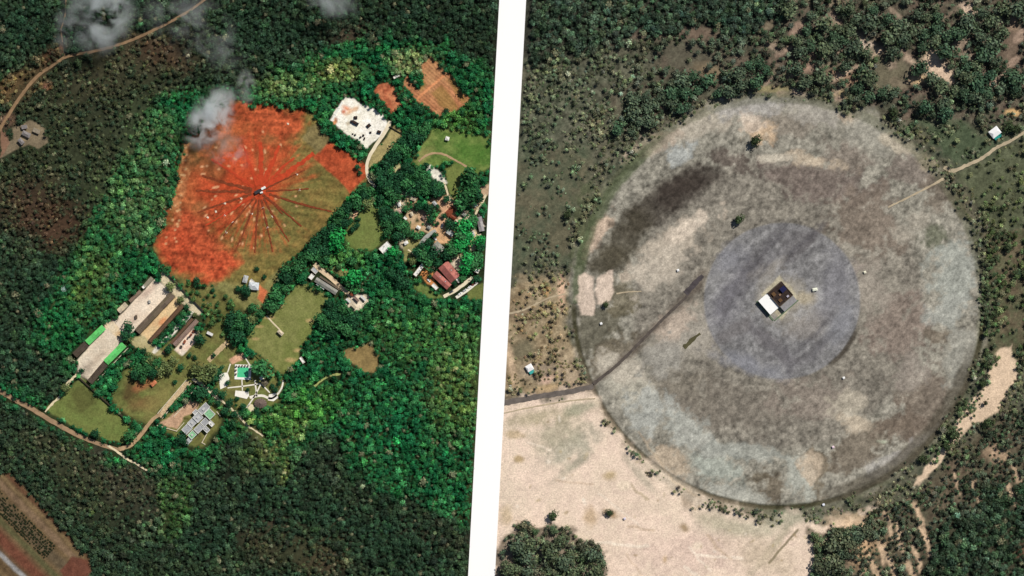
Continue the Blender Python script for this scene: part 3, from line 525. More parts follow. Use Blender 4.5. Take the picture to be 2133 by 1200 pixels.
strip('dirt_road', 'tan dirt road curving across the dark woods at upper left', [(-40, 320), (0, 268), (40, 205), (75, 162), (110, 136), (142, 117), (200, 106), (262, 88), (330, 58), (395, 22), (450, -20)], (7, 5), M_DIRT_DIM, jit=0.2)
strip('footpath', 'faint path climbing from the dirt road at upper left', [(135, 118), (130, 85), (128, 60), (136, 30), (138, -20)], 2.5, M_DIRT_DIM, jit=0.4)
strip('dirt_road', 'dirt road along the lower left edge of the walled compound', [(-40, 790), (0, 815), (60, 848), (110, 878), (160, 906), (210, 926), (248, 938)], (11, 8), mat('brown_dirt', (166, 138, 108), 0.3, 0.15))
strip('dirt_road', 'tan drive bending up to the grey office block', [(248, 936), (274, 926), (296, 902), (318, 874), (335, 862)], (9, 7), M_DIRT, z=0.19)
strip('footpath', 'pale track running on below the drive towards the woods', [(224, 928), (246, 942), (264, 956), (284, 966), (312, 984)], (5, 3), M_PALE, z=0.22, jit=0.3)
strip('footpath', 'white broken path along the left edge of the lower lawn', [(160, 780), (140, 800), (124, 826), (108, 842), (94, 858)], (6, 4), M_PALE, jit=0.5)
strip('access_road', 'white curving road beside the white gravel pad', [(813, 252), (806, 268), (796, 284), (780, 308), (768, 330), (764, 350), (768, 372), (782, 390)], (8, 6), M_CREAM)
strip('dirt_road', 'tan road beside the long grey shed', [(655, 550), (668, 562), (690, 580), (712, 600), (732, 618)], (10, 8), mat('sandy_road', (226, 202, 168), 0.2, 0.2))
strip('footpath', 'thin pale path crossing the sports field', [(555, 658), (570, 674), (582, 686)], 3, M_PALE, z=0.2)
strip('footpath', 'tan looping path across the green meadow', [(872, 336), (888, 324), (906, 319), (925, 322), (945, 332), (972, 347)], (4, 4), M_DIRT, jit=0.3)
strip('footpath', 'pale path winding down from the white rock to the red roofed house', [(925, 380), (930, 395), (934, 408), (940, 420)], 4, M_PALE, jit=0.3)
strip('access_road', 'grey road beside the grey roofed hall', [(876, 512), (882, 500), (895, 488), (908, 480)], (9, 7), M_GREYROAD)
strip('access_road', 'cream parking lane below the red roofed house', [(924, 618), (950, 604), (984, 578)], 7, M_CREAM)
strip('access_road', 'pale parking row nearest the white strip', [(950, 620), (972, 606), (994, 588)], 6, M_CONC)
strip('footpath', 'pale dirt lane at the right edge of the left site', [(1012, 405), (1004, 425), (992, 444), (998, 470)], 5, M_PALE, jit=0.3)
strip('footpath', 'sandy lane between trees near the white strip', [(1000, 486), (990, 505), (982, 522)], 6, M_PALE, jit=0.3)
strip('footpath', 'pale lane through the tree belt right of the field', [(880, 550), (862, 530), (850, 520)], 3, M_PALE, jit=0.4)
strip('footpath', 'pale track in the woods right of the pool garden', [(655, 805), (670, 792), (690, 782), (715, 778)], (4, 5), mat('grassy_track', (170, 176, 110), 0.3, 0.2), jit=0.4)
strip('footpath', 'tan double track running up to the compound', [(434, 752), (452, 734), (474, 712)], 10, mat('worn_track', (206, 180, 140), 0.35, 0.5))
strip('footpath', 'long white edged terrace path left of the office plaza', [(393, 795), (374, 816), (352, 842), (332, 868)], 9, mat('worn_paving', (214, 188, 150), 0.4, 0.5))
strip('footpath', 'pale stony path from the plaza to the garden woods', [(400, 790), (418, 800), (434, 810), (446, 824), (466, 838), (482, 852), (498, 866), (510, 882), (530, 896), (548, 908)], (8, 3), M_PALE, jit=0.5)
for i, (pts, w, t) in enumerate([([(480, 758), (474, 776)], 2.5, 'upper left of the pool'), ([(509, 742), (520, 760)], 2.5, 'upper right of the pool'), ([(504, 791), (505, 814)], 2.5, 'straight below the pool'), ([(474, 808), (510, 804), (544, 799)], 2.6, 'running across below the pool'),
                              ([(531, 792), (535, 826)], 3, 'right below the pool'), ([(544, 799), (532, 822), (514, 850)], 3, 'slanting down to the round patio'), ([(544, 799), (562, 818)], 2.6, 'slanting down past the square gazebo'), ([(520, 828), (545, 824), (566, 830), (585, 812), (590, 792)], (6, 3), 'curving round the thatched roof')]):
    strip('garden_path', 'narrow white garden path ' + t, pts, w, M_CONC, z=0.2)
# the ringed site
M_SANDP = mat('sandy_path', (192, 176, 148), 0.3, 0.1)
strip('footpath', 'sandy track reaching the ring from the white hut at upper right', [(2160, 252), (2120, 285), (2075, 308), (2045, 330), (2010, 346), (1985, 356), (1966, 348)], (5, 8), M_SANDP, jit=0.3)
strip('footpath', 'faint sandy track crossing the ring at upper right', [(1966, 372), (1930, 392), (1890, 412), (1850, 432)], (5, 3), M_SANDP, jit=0.4)
strip('footpath', 'thin sandy track entering the ring from the left', [(1045, 656), (1090, 646), (1140, 622), (1180, 612)], (4, 3), M_SANDP, jit=0.4)
strip('footpath', 'faint sandy track past the two sand patches', [(1284, 612), (1310, 608), (1336, 607)], (3, 2), M_SANDP, jit=0.5)
strip('access_road', 'dark grey access road running in from the left', [(1020, 846), (1060, 838), (1120, 826), (1190, 815), (1236, 804)], (12, 10), mat('dark_grey_track', (112, 104, 98), 0.35, 0.15), jit=0.2)
strip('access_road', 'dark straight cable trench leading to the gravel disc', [(1236, 800), (1290, 756), (1340, 706), (1390, 656), (1428, 620), (1436, 606)], (7, 5), mat('dark_trench', (92, 84, 78), 0.4, 0.2), jit=0.2)
strip('access_road', 'dark head of the cable trench at the disc edge', [(1428, 612), (1446, 592), (1464, 574)], (12, 9), mat('dark_trench_head', (80, 74, 76), 0.4, 0.2), z=0.2, jit=0.2)
strip('footpath', 'thin pale track beside the dark access road', [(1020, 868), (1090, 852), (1180, 836), (1240, 830)], 3, M_SANDP, jit=0.5)
strip('footpath', 'narrow dark ditch patch left of the gravel disc', [(1424, 724), (1440, 710), (1458, 694)], (10, 5), mat('dark_olive', (88, 84, 58), 0.4, 0.2), jit=0.4)

# radial trenches of the antenna field
HUB = (541, 399)
RAD = [((411, 443), 3, 'd'), ((408, 397), 4, 'd'), ((421, 366), 4, 'd'), ((440, 332), 4, 'r'), ((507, 303), 4, 'r'), ((543, 296), 6, 'r'), ((582, 303), 6, 'r'), ((613, 328), 4, 'r'), ((654, 320), 7, 'r'),
       ((635, 354), 2.2, 'd'), ((643, 393), 2.2, 'd'), ((691, 441), 2.8, 'd'), ((628, 472), 2.6, 'd'), ((602, 503), 2.6, 'd'), ((568, 525), 2.4, 'd'), ((531, 526), 2.4, 'd'), ((490, 523), 2.4, 'd'), ((466, 491), 2.2, 'd'), ((428, 470), 3, 'r'), ((589, 446), 2.6, 'd')]
M_TR = {'d': mat('trench_soil', (134, 66, 38), 0.45, 0.4), 'r': mat('fresh_red_soil', (196, 72, 40), 0.3, 0.25)}
W_N = ['', 'second ', 'third ', 'fourth ', 'fifth ', 'sixth ', 'seventh ', 'eighth ', 'ninth ', 'tenth ', 'eleventh ', 'twelfth ', 'thirteenth ', 'fourteenth ', 'fifteenth ', 'sixteenth ', 'seventeenth ', 'eighteenth ', 'nineteenth ', 'twentieth ']
def clock(dx, dy):
    h = (math.degrees(math.atan2(dx, -dy)) % 360) / 30; h = int(round(h * 2)) / 2; hh = int(h) or 12
    return ("half past %d o'clock" if h != int(h) else "%d o'clock") % hh
ords = ['', 'nearest', 'second nearest', 'third nearest', 'fourth nearest', 'fifth nearest', 'sixth nearest', 'seventh nearest', 'eighth nearest', 'ninth nearest', 'tenth nearest', 'eleventh nearest', 'twelfth nearest', 'thirteenth nearest', 'fourteenth nearest', 'fifteenth nearest', 'sixteenth nearest']
for k, (e, w, t) in enumerate(RAD):
    a = np.array(HUB) + (np.array(e) - HUB) * 0.13; mid = (a + e) / 2 + np.array([random.uniform(-2, 2), random.uniform(-2, 2)])
    strip('radial_trench', '%s radial trench pointing towards %s from the antenna hub%s' % ({'d': 'narrow dark red', 'r': 'broad bright red'}[t], clock(e[0] - HUB[0], e[1] - HUB[1]), ', the short one' if k == 19 else ''), [tuple(a), tuple(mid), e], (w * 1.8, w * 1.0), M_TR[t], z=0.2 + 0.012 * k, jit=0.5, kill=0)

# ------------------------------------------------------------------ buildings
def sheet_mat(name, c, **k): return mat(name, c, 0.42, 0.8, 0.7, tint=True, spec=0.25, **k)
WALLM = mat('plaster_wall', (214, 206, 190), 0.2, 0.5)
def building(name, label, p0, p1, w, h=3.4, roof='gable', rise=None, roofm=None, wallm=None, sheets=0, cat='building', vents=0, over=0.5, cap=None, group=None):
    a = np.array(P(*p0)[:2]); b = np.array(P(*p1)[:2]); Lh = np.hypot(*(b - a)) / 2; c = (a + b) / 2; rz = math.atan2(b[1] - a[1], b[0] - a[0]); Wh = w * PXM / 2
    clear(stroke([p0, p1], w + 6, 2, 0.3))
    roofm = roofm or sheet_mat('grey_roof', (150, 150, 144)); wallm = wallm or WALLM
    t = empty(name, (c[0], c[1], 0.0), rz); tag(t, label, cat, group)
    MB().box(-Lh + over, Lh - over, -Wh + over, Wh - over, -0.4, h).build('wall', wallm, t)
    rise = rise if rise is not None else Wh * 0.42
    if roof == 'flat':
        r = MB().box(-Lh, Lh, -Wh, Wh, h, h + 0.35).build('roof', roofm, t)
        e = 0.35
        MB().box(-Lh, Lh, -Wh, -Wh + e, h + .352, h + .8).box(-Lh, Lh, Wh - e, Wh, h + .352, h + .8).box(-Lh, -Lh + e, -Wh + e + .003, Wh - e - .003, h + .352, h + .8).box(Lh - e, Lh, -Wh + e + .003, Wh - e - .003, h + .352, h + .8).build('parapet', cap or wallm, r)
    elif roof == 'lean':
        MB().add([(-Lh, -Wh, h), (Lh, -Wh, h), (Lh, Wh, h + rise), (-Lh, Wh, h + rise), (-Lh, -Wh, h + .2), (Lh, -Wh, h + .2), (Lh, Wh, h + rise + .2), (-Lh, Wh, h + rise + .2)], [(3, 2, 1, 0), (4, 5, 6, 7), (0, 1, 5, 4), (1, 2, 6, 5), (2, 3, 7, 6), (3, 0, 4, 7)]).build('roof', roofm, t); r = t
        MB().add([(Lh - over, -Wh + over, h - .05), (Lh - over, Wh - over, h - .05), (Lh - over, Wh - over, h + rise * .9), (-Lh + over, -Wh + over, h - .05), (-Lh + over, Wh - over, h - .05), (-Lh + over, Wh - over, h + rise * .9)], [(0, 1, 2), (3, 5, 4), (1, 4, 5, 2)]).build('upper_wall', wallm, t)
    elif roof == 'hip':
        k = min(Wh * 0.95, Lh * 0.98)
        r = MB().add([(-Lh, -Wh, h), (Lh, -Wh, h), (Lh, Wh, h), (-Lh, Wh, h), (-Lh + k, 0, h + rise), (Lh - k, 0, h + rise)], [(0, 1, 5, 4), (1, 2, 5), (2, 3, 4, 5), (3, 0, 4), (3, 2, 1, 0)]).build('roof', roofm, t)
        MB().box(-Lh + k, Lh - k + .01, -0.25, 0.25, h + rise - .1, h + rise + .15).build('ridge_cap', cap or roofm, r)
    else:
        for e in (-Lh + over, Lh - over): MB().add([(e, -Wh + over, h), (e, Wh - over, h), (e, 0, h + rise * 0.9)], [(0, 1, 2)]).build('gable', wallm, t)
        r = MB().add([(-Lh, -Wh, h), (Lh, -Wh, h), (Lh, 0, h + rise), (-Lh, 0, h + rise), (Lh, Wh, h), (-Lh, Wh, h)] + [(x, y, z - .12) for x, y, z in [(-Lh, -Wh, h), (Lh, -Wh, h), (Lh, 0, h + rise), (-Lh, 0, h + rise), (Lh, Wh, h), (-Lh, Wh, h)]],
                     [(0, 1, 2, 3), (3, 2, 4, 5), (9, 8, 7, 6), (11, 10, 8, 9), (0, 6, 7, 1), (5, 4, 10, 11)]).build('roof', roofm, t)
        MB().box(-Lh, Lh, -0.3, 0.3, h + rise - .05, h + rise + .18).build('ridge_cap', cap or roofm, r)
        if sheets:
            sl = math.hypot(Wh, rise); dl = 2 * Lh / sheets
            sh = mesh('roof_sheet', [(0.04, 0.1, .04), (dl - 0.04, 0.1, .04), (dl - .04, sl - .35, .04), (.04, sl - .35, .04), (0.04, 0.1, .12), (dl - 0.04, 0.1, .12), (dl - .04, sl - .35, .12), (.04, sl - .35, .12)], [(4, 5, 6, 7), (0, 1, 5, 4), (1, 2, 6, 5), (2, 3, 7, 6), (3, 0, 4, 7)], roofm)
            ang = math.atan2(rise, Wh)
            for i in range(sheets):
                for sgn in (1, -1):
                    o = bpy.data.objects.new('roof_sheet', sh)
                    if sgn > 0: o.location = (-Lh + i * dl, -Wh, h); o.rotation_euler = (ang, 0, 0)
                    else: o.location = (-Lh + (i + 1) * dl, Wh, h); o.rotation_euler = (ang, 0, math.pi)
                    v = random.uniform(0.72, 1.12); o.color = (v, v * random.uniform(.95, 1.02), v * random.uniform(.9, 1.02), 1); link(o, r)
    for i in range(vents):
        x = -Lh * 0.7 + 1.4 * Lh * (i + .5) / vents
        zz = h + (0.352 if roof == 'flat' else rise * 0.5)
        MB().box(x - .6, x + .6, Wh * .45 - .5, Wh * .45 + .5, zz - .3, zz + .9).build('roof_vent', mat('vent_metal', (190, 190, 186), 0.1), t)
    return t
RF = lambda n, c: sheet_mat(n, c)
BR1 = RF('brown_grey_roof', (124, 110, 92)); BR2 = RF('brown_roof', (116, 88, 68)); GRN = RF('green_roof', (112, 222, 122)); DKB = RF('dark_brown_roof', (92, 80, 68)); LG = RF('light_grey_roof', (190, 192, 192)); WH = RF('white_roof', (248, 246, 240)); RED = RF('red_roof', (190, 116, 106)); TAN = RF('tan_roof', (222, 206, 178)); PINKG = RF('pinkish_grey_roof', (156, 132, 120)); GRY = RF('grey_roof_sheet', (160, 160, 152)); RUST = RF('rust_roof', (140, 72, 46))
DKW = mat('dark_wall', (96, 88, 78))
building('long_shed', 'longest brown grey ridged barrack roof in the walled compound', (361, 613), (287, 691), 14, 4.0, roofm=BR1, sheets=9, cat='barrack')
building('long_shed', 'narrow brown barrack roof beside the tree row in the compound', (381, 636), (313, 711), 9, 3.2, roofm=BR2, sheets=9, cat='barrack')
building('long_shed', 'pinkish grey barrack roof at the lower right of the compound', (412, 667), (364, 719), 9, 3.4, roofm=PINKG, sheets=6, cat='barrack')
building('long_shed', 'thin dark brown shed roof beside the pale lane in the compound', (402, 664), (341, 734), 6, 2.8, roofm=BR2, sheets=6, cat='shed')
building('open_shed', 'small grey shed roof at the upper corner of the compound', (318, 578), (302, 597), 8, 3.0, 'lean', 0.8, RF('grey_tan_roof', (150, 142, 122)), cat='shed')
building('white_kiosk', 'tiny white roofed kiosk beside the upper grey shed', (303, 595), (298, 600), 6, 3.0, 'flat', roofm=WH, cat='kiosk')
building('open_shed', 'patched brown lean-to shed along the woods side of the yard', (294, 606), (271, 628), 7, 2.6, 'lean', 0.6, RF('patched_roof', (138, 116, 100)), cat='shed')
building('storehouse', 'pale ridged storehouse roof at the yard edge by the woods', (265, 633), (248, 649), 11, 3.6, roofm=TAN, sheets=3, cat='storehouse')
building('garage', 'bright green ridged garage roof beside the woods', (218, 681), (183, 714), 13, 4.2, roofm=GRN, sheets=6, cat='garage')
building('garage', 'dark brown garage roof continuing the green one by the woods', (182, 716), (157, 740), 14, 3.8, roofm=DKB, sheets=4, cat='garage')
building('garage', 'bright green ridged garage roof on the garden side of the lower yard', (260, 717), (222, 755), 14, 4.2, roofm=GRN, sheets=6, cat='garage')
building('garage', 'dark brown garage roof continuing the garden side green one', (221, 757), (188, 796), 13, 3.8, roofm=DKB, sheets=5, cat='garage')
building('white_hut', 'small white hut below the compound trees', (212, 672), (221, 681), 7, 3, 'flat', roofm=WH, cat='hut') if False else None
building('white_house', 'white two part house between red field and sports field, smaller upper wing', (514, 574), (510, 589), 10, 3.6, 'hip', roofm=LG, cat='house')
building('white_house', 'pale grey main wing of the house beside the red patio', (519, 595), (540, 597), 16, 4.0, 'hip', roofm=RF('bluish_white_roof', (214, 220, 224)), cat='house')
building('small_annex', 'small white annex above the pale grey house', (522, 583), (530, 590), 7, 3, 'flat', roofm=WH, cat='annex')
building('long_shed', 'long grey ridged shed roof at the top of the sports field', (658, 582), (702, 610), 11, 4.2, roofm=GRY, sheets=6, cat='shed')
building('long_shed', 'white low lean-to along the lower side of the long grey shed', (660, 591), (676, 602), 4, 2.6, 'lean', 0.4, WH, cat='shed')
building('open_shed', 'slim brown roof strip on the road side of the long shed', (667, 576), (708, 603), 4, 3.4, 'lean', 0.5, BR1, cat='shed')
building('office_hut', 'grey flat hut at the head of the long shed', (651, 559), (661, 568), 9, 3.6, 'flat', roofm=LG, cat='hut')
building('office_hut', 'white flat hut below the grey one at the shed head', (653, 572), (646, 581), 9, 3.2, 'flat', roofm=WH, cat='hut')
building('field_pavilion', 'small cream pavilion with dark base on the sports field', (580, 688), (590, 697), 8, 3.8, 'hip', roofm=TAN, wallm=DKW, cat='pavilion')
for k, (p0, p1, w, rm, lb) in enumerate([((722, 622), (730, 630), 5, WH, 'white shed in the supply yard, first from the road'), ((738, 618), (748, 628), 5, PINKG, 'pinkish shed in the middle of the supply yard'), ((752, 616), (762, 626), 5, WH, 'white shed at the right end of the supply yard'),
                                     ((733, 634), (742, 642), 6, TAN, 'tan shed at the lower edge of the supply yard'), ((728, 610), (736, 616), 5, RUST, 'rusty shed at the top of the supply yard')]):
    building('yard_shed', lb, p0, p1, w, 3.2, 'lean', 0.6, rm, wallm=DKW, cat='shed')
building('red_roofed_house', 'large pinkish red roofed hall near the white strip', (923, 551), (949, 582), 25, 5.0, roofm=RED, sheets=5, cat='hall', vents=1)
building('red_roofed_house', 'lower red roofed hall wing beside the orange court', (905, 570), (936, 598), 15, 4.0, roofm=RED, sheets=5, cat='hall', vents=2)
building('white_annex', 'small white annex at the end of the large red hall', (952, 580), (958, 587), 8, 3.4, 'flat', roofm=WH, cat='annex')
building('white_block', 'long white flat block at the corner of the orange court', (882, 551), (864, 574), 8, 3.6, 'flat', roofm=WH, cat='block', vents=3)
building('white_shed', 'white box shed below the lower red hall', (901, 592), (911, 602), 8, 3.2, 'flat', roofm=WH, cat='shed')
building('grey_hall', 'plain grey roofed hall among trees above the red hall', (905, 508), (921, 524), 18, 4.0, roofm=GRY, sheets=3, cat='hall')
building('white_house', 'white house with curved path above the grey hall', (931, 480), (944, 490), 10, 3.6, 'hip', roofm=WH, cat='house')
building('brown_house', 'rusty brown roofed house in the bare tan yard', (930, 448), (946, 433), 12, 3.8, 'hip', roofm=RUST, cat='house')
building('brown_house', 'small rusty brown annex below the brown roofed house', (938, 449), (950, 456), 7, 3.0, 'hip', roofm=RUST, cat='annex')
building('long_hall', 'grey hall roof cut by the white strip', (998, 452), (1004, 482), 11, 4.0, roofm=RF('mauve_grey_roof', (172, 166, 168)), sheets=3, cat='hall')
building('white_pavilion', 'white roofed building below the upper lawn', (794, 524), (812, 508), 15, 3.6, 'flat', roofm=WH, cat='building', vents=1)
building('white_hut', 'small white hut among the dark trees', (830, 420), (834, 430), 7, 3, 'hip', roofm=WH, cat='hut')
building('pink_hut', 'pinkish roofed hut below the small white one', (828, 438), (837, 443), 8, 3, 'hip', roofm=RF('pink_roof', (206, 170, 158)), cat='hut')
building('white_hut', 'white hut with dark yard in the central trees', (842, 452), (848, 457), 6, 3, 'flat', roofm=WH, cat='hut')
building('white_hut', 'white hut near the white strip beside dark trees', (990, 562), (998, 566), 9, 3, 'flat', roofm=WH, cat='hut')
building('white_hut', 'white hut at the edge of the upper meadow', (843, 155), (853, 163), 7, 3, 'flat', roofm=WH, cat='hut') if False else None
building('white_hut', 'lone white hut standing in the upper right meadow', (928, 288), (936, 290), 8, 3, 'hip', roofm=WH, cat='hut')
building('white_hut', 'white hut beside the ploughed fields', (820, 163), (833, 157), 5, 3, 'flat', roofm=WH, cat='hut')
building('white_hut', 'white hut at the lower edge of the sports field woods', (626, 744), (634, 756), 6, 3, 'flat', roofm=WH, cat='hut')
building('red_hut', 'orange roofed hut in the rough ground left of the drive', (316, 803), (326, 794), 8, 3, 'hip', roofm=RF('orange_roof', (214, 132, 92)), cat='hut')
building('white_hut', 'small white hut right of the compound tree row', (432, 692), (444, 698), 6, 3, 'lean', 0.5, WH, cat='hut')
building('stone_rubble', 'pale low ruin in the rough grass by the compound', (186, 645), (194, 650), 6, 1.4, 'flat', roofm=TAN, cat='ruin') if False else None
for x, y, a, l, w, rm, lb in [(861, 414, 20, 12, 8, TAN, 'tan hut on the cream clearing right of the upper lawn'), (884, 452, -40, 10, 8, PINKG, 'pinkish grey hut on a tan clearing in the central trees'), (872, 474, 30, 9, 7, WH, 'white hut deep in the central trees'), (906, 424, 50, 11, 7, LG, 'light grey hut left of the bare tan yard'), (858, 446, 70, 9, 6, TAN, 'small tan hut left of the pinkish grey one'), (894, 474, 30, 9, 7, GRY, 'grey hut above the grey road'), (960, 540, -35, 12, 8, TAN, 'tan hut above the large red hall'), (985, 488, 60, 10, 8, LG, 'light grey hut beside the sandy lane'), (952, 462, 10, 9, 7, TAN, 'tan hut right of the small brown annex'), (968, 448, 40, 10, 7, GRY, 'grey hut in the trees below the round dark tree'), (846, 506, -30, 9, 7, WH, 'white hut at the edge of the olive clearing'), (990, 426, 60, 10, 7, WH, 'white hut on the pale lane by the white strip')]:
    ca, sa = math.cos(math.radians(a)) * l / 2, math.sin(math.radians(a)) * l / 2
    m = side(blob(x, y, 13, 10, a, .6, .5), True); clear(m); building('small_hut', lb, (x - ca, y - sa), (x + ca, y + sa), w, 3, 'hip', roofm=rm, cat='hut')
# farmhouse in the dark woods
GR2 = RF('dull_grey_roof', (138, 132, 130))
building('farmhouse', 'dull grey farmhouse roof at lower end of the upper left clearing', (41, 290), (50, 300), 9, 4.0, 'hip', roofm=GR2, cat='house')
building('farmhouse', 'grey farmhouse main roof in the upper left clearing', (48, 276), (64, 284), 10, 3.6, 'hip', roofm=GR2, cat='house')
building('farm_shed', 'grey shed beside the upper left farmhouse', (46, 266), (58, 264), 8, 3.0, 'lean', 0.5, GR2, cat='shed')
building('farm_shed', 'pale shed right of the upper left farmhouse', (70, 270), (84, 276), 9, 3.0, 'lean', 0.5, RF('dull_cream_roof', (158, 146, 126)), cat='shed')
# office block: stepped wings
off = empty('office_block', (*P(414, 885)[:2], 0), math.atan2(1, 1)); tag(off, 'stepped grey flat roofed office block with green courts at lower left', 'office')
clear(blob(414, 885, 48, 48, 0, 0.3, 0.05))
OW = mat('office_wall', (206, 206, 202)); OR_ = RF('office_roof', (180, 182, 184)); OG = RF('office_green_roof', (150, 206, 158))
oc = np.array(P(414, 885)[:2])
for i, (x, y, lx, ly, h, rm) in enumerate([(426, 851, 24, 14, 5, OR_), (438, 862, 16, 18, 5.6, OG), (414, 869, 16, 16, 6.5, OR_), (428, 879, 15, 13, 5.2, OR_), (402, 880, 16, 14, 5.6, OR_), (416, 892, 18, 13, 6.2, OR_), (430, 893, 9, 16, 4.2, OR_), (391, 893, 18, 15, 5.4, OR_), (402, 905, 15, 13, 5.8, OG), (394, 918, 13, 9, 4.6, OR_), (441, 882, 8, 12, 3.8, WH), (408, 858, 10, 8, 4.4, OR_)]):
    d = np.array(P(x, y)[:2]) - oc; a = -math.pi / 4; c = (d[0] * math.cos(a) - d[1] * math.sin(a), d[0] * math.sin(a) + d[1] * math.cos(a))
    hx, hy = lx * PXM / 2, ly * PXM / 2
    wg = MB().box(-hx + .2, hx - .2, -hy + .2, hy - .2, -0.4, h).build('wing', OW, off, loc=(c[0], c[1], 0.002 * i))
    ro = MB().box(-hx, hx, -hy, hy, h, h + .4).build('roof', rm, wg); v = random.uniform(.85, 1.08); ro.color = (v, v, v, 1)
    MB().box(-hx, hx, -hy, -hy + .4, h + .402, h + .9).box(-hx, hx, hy - .4, hy, h + .402, h + .9).box(-hx, -hx + .4, -hy + .403, hy - .403, h + .402, h + .9).box(hx - .4, hx, -hy + .403, hy - .403, h + .402, h + .9).build('parapet', mat('white_parapet', (236, 236, 230), 0.1), wg)
    if i % 2 == 0: MB().box(-hx * .3, hx * .2, -hy * .3, hy * .3, h + .39, h + 1.3).build('roof_box', OW, wg)
# pool garden
pool = empty('swimming_pool', (*P(506, 775.5)[:2], 0.0), math.radians(-2)); tag(pool, 'rectangular turquoise swimming pool on a white tiled deck', 'pool'); clear(poly([(484, 755), (528, 755), (528, 796), (484, 796)], 2, 0.3))
dk = MB().box(-8.5, 8.5, 5.2, 8, -.3, .32).box(-8.5, 8.5, -7.6, -5.3, -.3, .32).box(-8.5, -5.9, -5.297, 5.197, -.3, .32).box(5.9, 8.5, -5.297, 5.197, -.3, .32).build('deck', mat('white_tiles', (255, 253, 246), .08), pool)
MB().box(-5.9, 5.9, -5.3, 5.2, -.3, .16).build('water', mat('turquoise_water', (86, 208, 150), .12, .3, .25, spec=.3), pool)
MB().box(-5.7, -4.9, -.4, .4, .16, .5).box(-5.2, -4.9, 3.4, 4.4, .16, .4).build('ladder', mat('steel', (210, 212, 214), .05, 1, .3), pool)
canopy = [MB(), mat('parasol_cloth', (120, 104, 84), .2, 1)]; canopy[0].tube(1.05, .06, 2.2, 2.75, 8)
cm = mesh('canopy', canopy[0].v, canopy[0].f, canopy[1]); pm_ = MB().tube(.06, .05, 0.3, 2.3, 6); polm = mesh('pole', pm_.v, pm_.f, mat('pole_wood', (150, 130, 100)))
for i, (x, y) in enumerate([(493, 763), (499, 762.5), (505, 762), (511, 762), (517, 762), (492, 771), (492, 779), (521, 770)]):
    t = empty('parasol', P(x, y, 0)); tag(t, ['brown parasol at the upper left corner of the pool deck', 'second brown parasol along the top of the pool deck', 'middle brown parasol along the top of the pool deck', 'fourth brown parasol along the top of the pool deck', 'brown parasol at the upper right corner of the pool deck', 'upper brown parasol on the left side of the pool deck', 'lower brown parasol on the left side of the pool deck', 'lone brown parasol on the right side of the pool deck'][i], 'parasol', 'parasols around the pool')
    obj('pole', polm, t); obj('canopy', cm, t)
def slab(name, label, pts, c, z=0.2, cat='patio'):
    vs = [P(x, y, z) for x, y in pts]; n = len(vs); vs += [(x, y, -.3) for x, y, _ in vs]
    fs = [tuple(reversed(range(n)))] + [(i, (i + 1) % n, n + (i + 1) % n, n + i) for i in range(n)]
    bm = bmesh.new(); bv = [bm.verts.new(v) for v in vs]; [bm.faces.new([bv[i] for i in f]) for f in fs]; bmesh.ops.recalc_face_normals(bm, faces=bm.faces)
    me = bpy.data.meshes.new(name); bm.to_mesh(me); bm.free(); me.materials.append(c); clear(poly(pts, 3, .3))
    return tag(obj(name, me), label, kind='structure')
WT = mat('white_terrace', (255, 250, 238), .1, .3)
slab('patio', 'white paved terrace left of the pool', [(455, 778), (474, 776), (478, 788), (474, 804), (459, 811)], WT)
slab('patio', 'white paved terrace below the pool', [(490.6, 813.5), (518, 816), (519, 824.5), (514, 831), (489, 825)], WT)
slab('patio', 'small white paving right of the thatched roof', [(560, 822), (574, 818), (580, 828), (570, 836), (558, 834)], WT)
slab('patio', 'small white paving beside the square gazebo', [(540, 786), (548, 783), (550, 789), (543, 793)], WT)
slab('patio', 'round white patio below the garden', [(523 + 8 * math.cos(k * .524), 850 + 8 * math.sin(k * .524)) for k in range(12)], mat('cream_paving', (240, 226, 190), .15))
t = empty('round_pavilion', P(543, 840)); tag(t, 'round brown thatched pavilion at the edge of the pool garden', 'pavilion'); clear(blob(543, 840, 16, 14, 0, .3, .05))
TH_ = mat('thatch', (122, 106, 98), .35, .8, .95)
for k in range(10): a = k * .6283; MB().tube(.18, .16, -.2, 2.7, 6, 5.2 * math.cos(a), 4.2 * math.sin(a)).build('post', mat('post_wood', (110, 90, 70)), t)
r_ = MB().tube(6.6, 1.2, 2.5, 4.6, 20, sy=.8).build('roof', TH_, t); MB().tube(1.5, .2, 4.5, 5.6, 12, sy=.8).build('roof_cap', TH_, r_)
for k in range(14):
    a = k * .4488; MB().add([(1.2 * math.cos(a), .96 * math.sin(a), 4.66), (6.5 * math.cos(a - .05), 5.2 * math.sin(a - .05), 2.6), (6.5 * math.cos(a + .05), 5.2 * math.sin(a + .05), 2.6)], [(0, 1, 2)]).build('thatch_rib', mat('dark_thatch', (90, 78, 70)), r_)
t = empty('gazebo', P(552, 797), math.radians(40)); tag(t, 'small square dark roofed gazebo right of the pool', 'gazebo'); clear(blob(552, 797, 10, 10, 0, .3, .05))
for sx in (-1, 1):
    for sy in (-1, 1): MB().box(sx * 2.6 - .12, sx * 2.6 + .12, sy * 2.6 - .12, sy * 2.6 + .12, -.2, 2.6).build('post', mat('post_wood', (110, 90, 70)), t)
MB().add([(-3.2, -3.2, 2.5), (3.2, -3.2, 2.5), (3.2, 3.2, 2.5), (-3.2, 3.2, 2.5), (0, 0, 4.1)], [(0, 1, 4), (1, 2, 4), (2, 3, 4), (3, 0, 4), (3, 2, 1, 0)]).build('roof', RF('gazebo_roof', (112, 104, 84)), t)
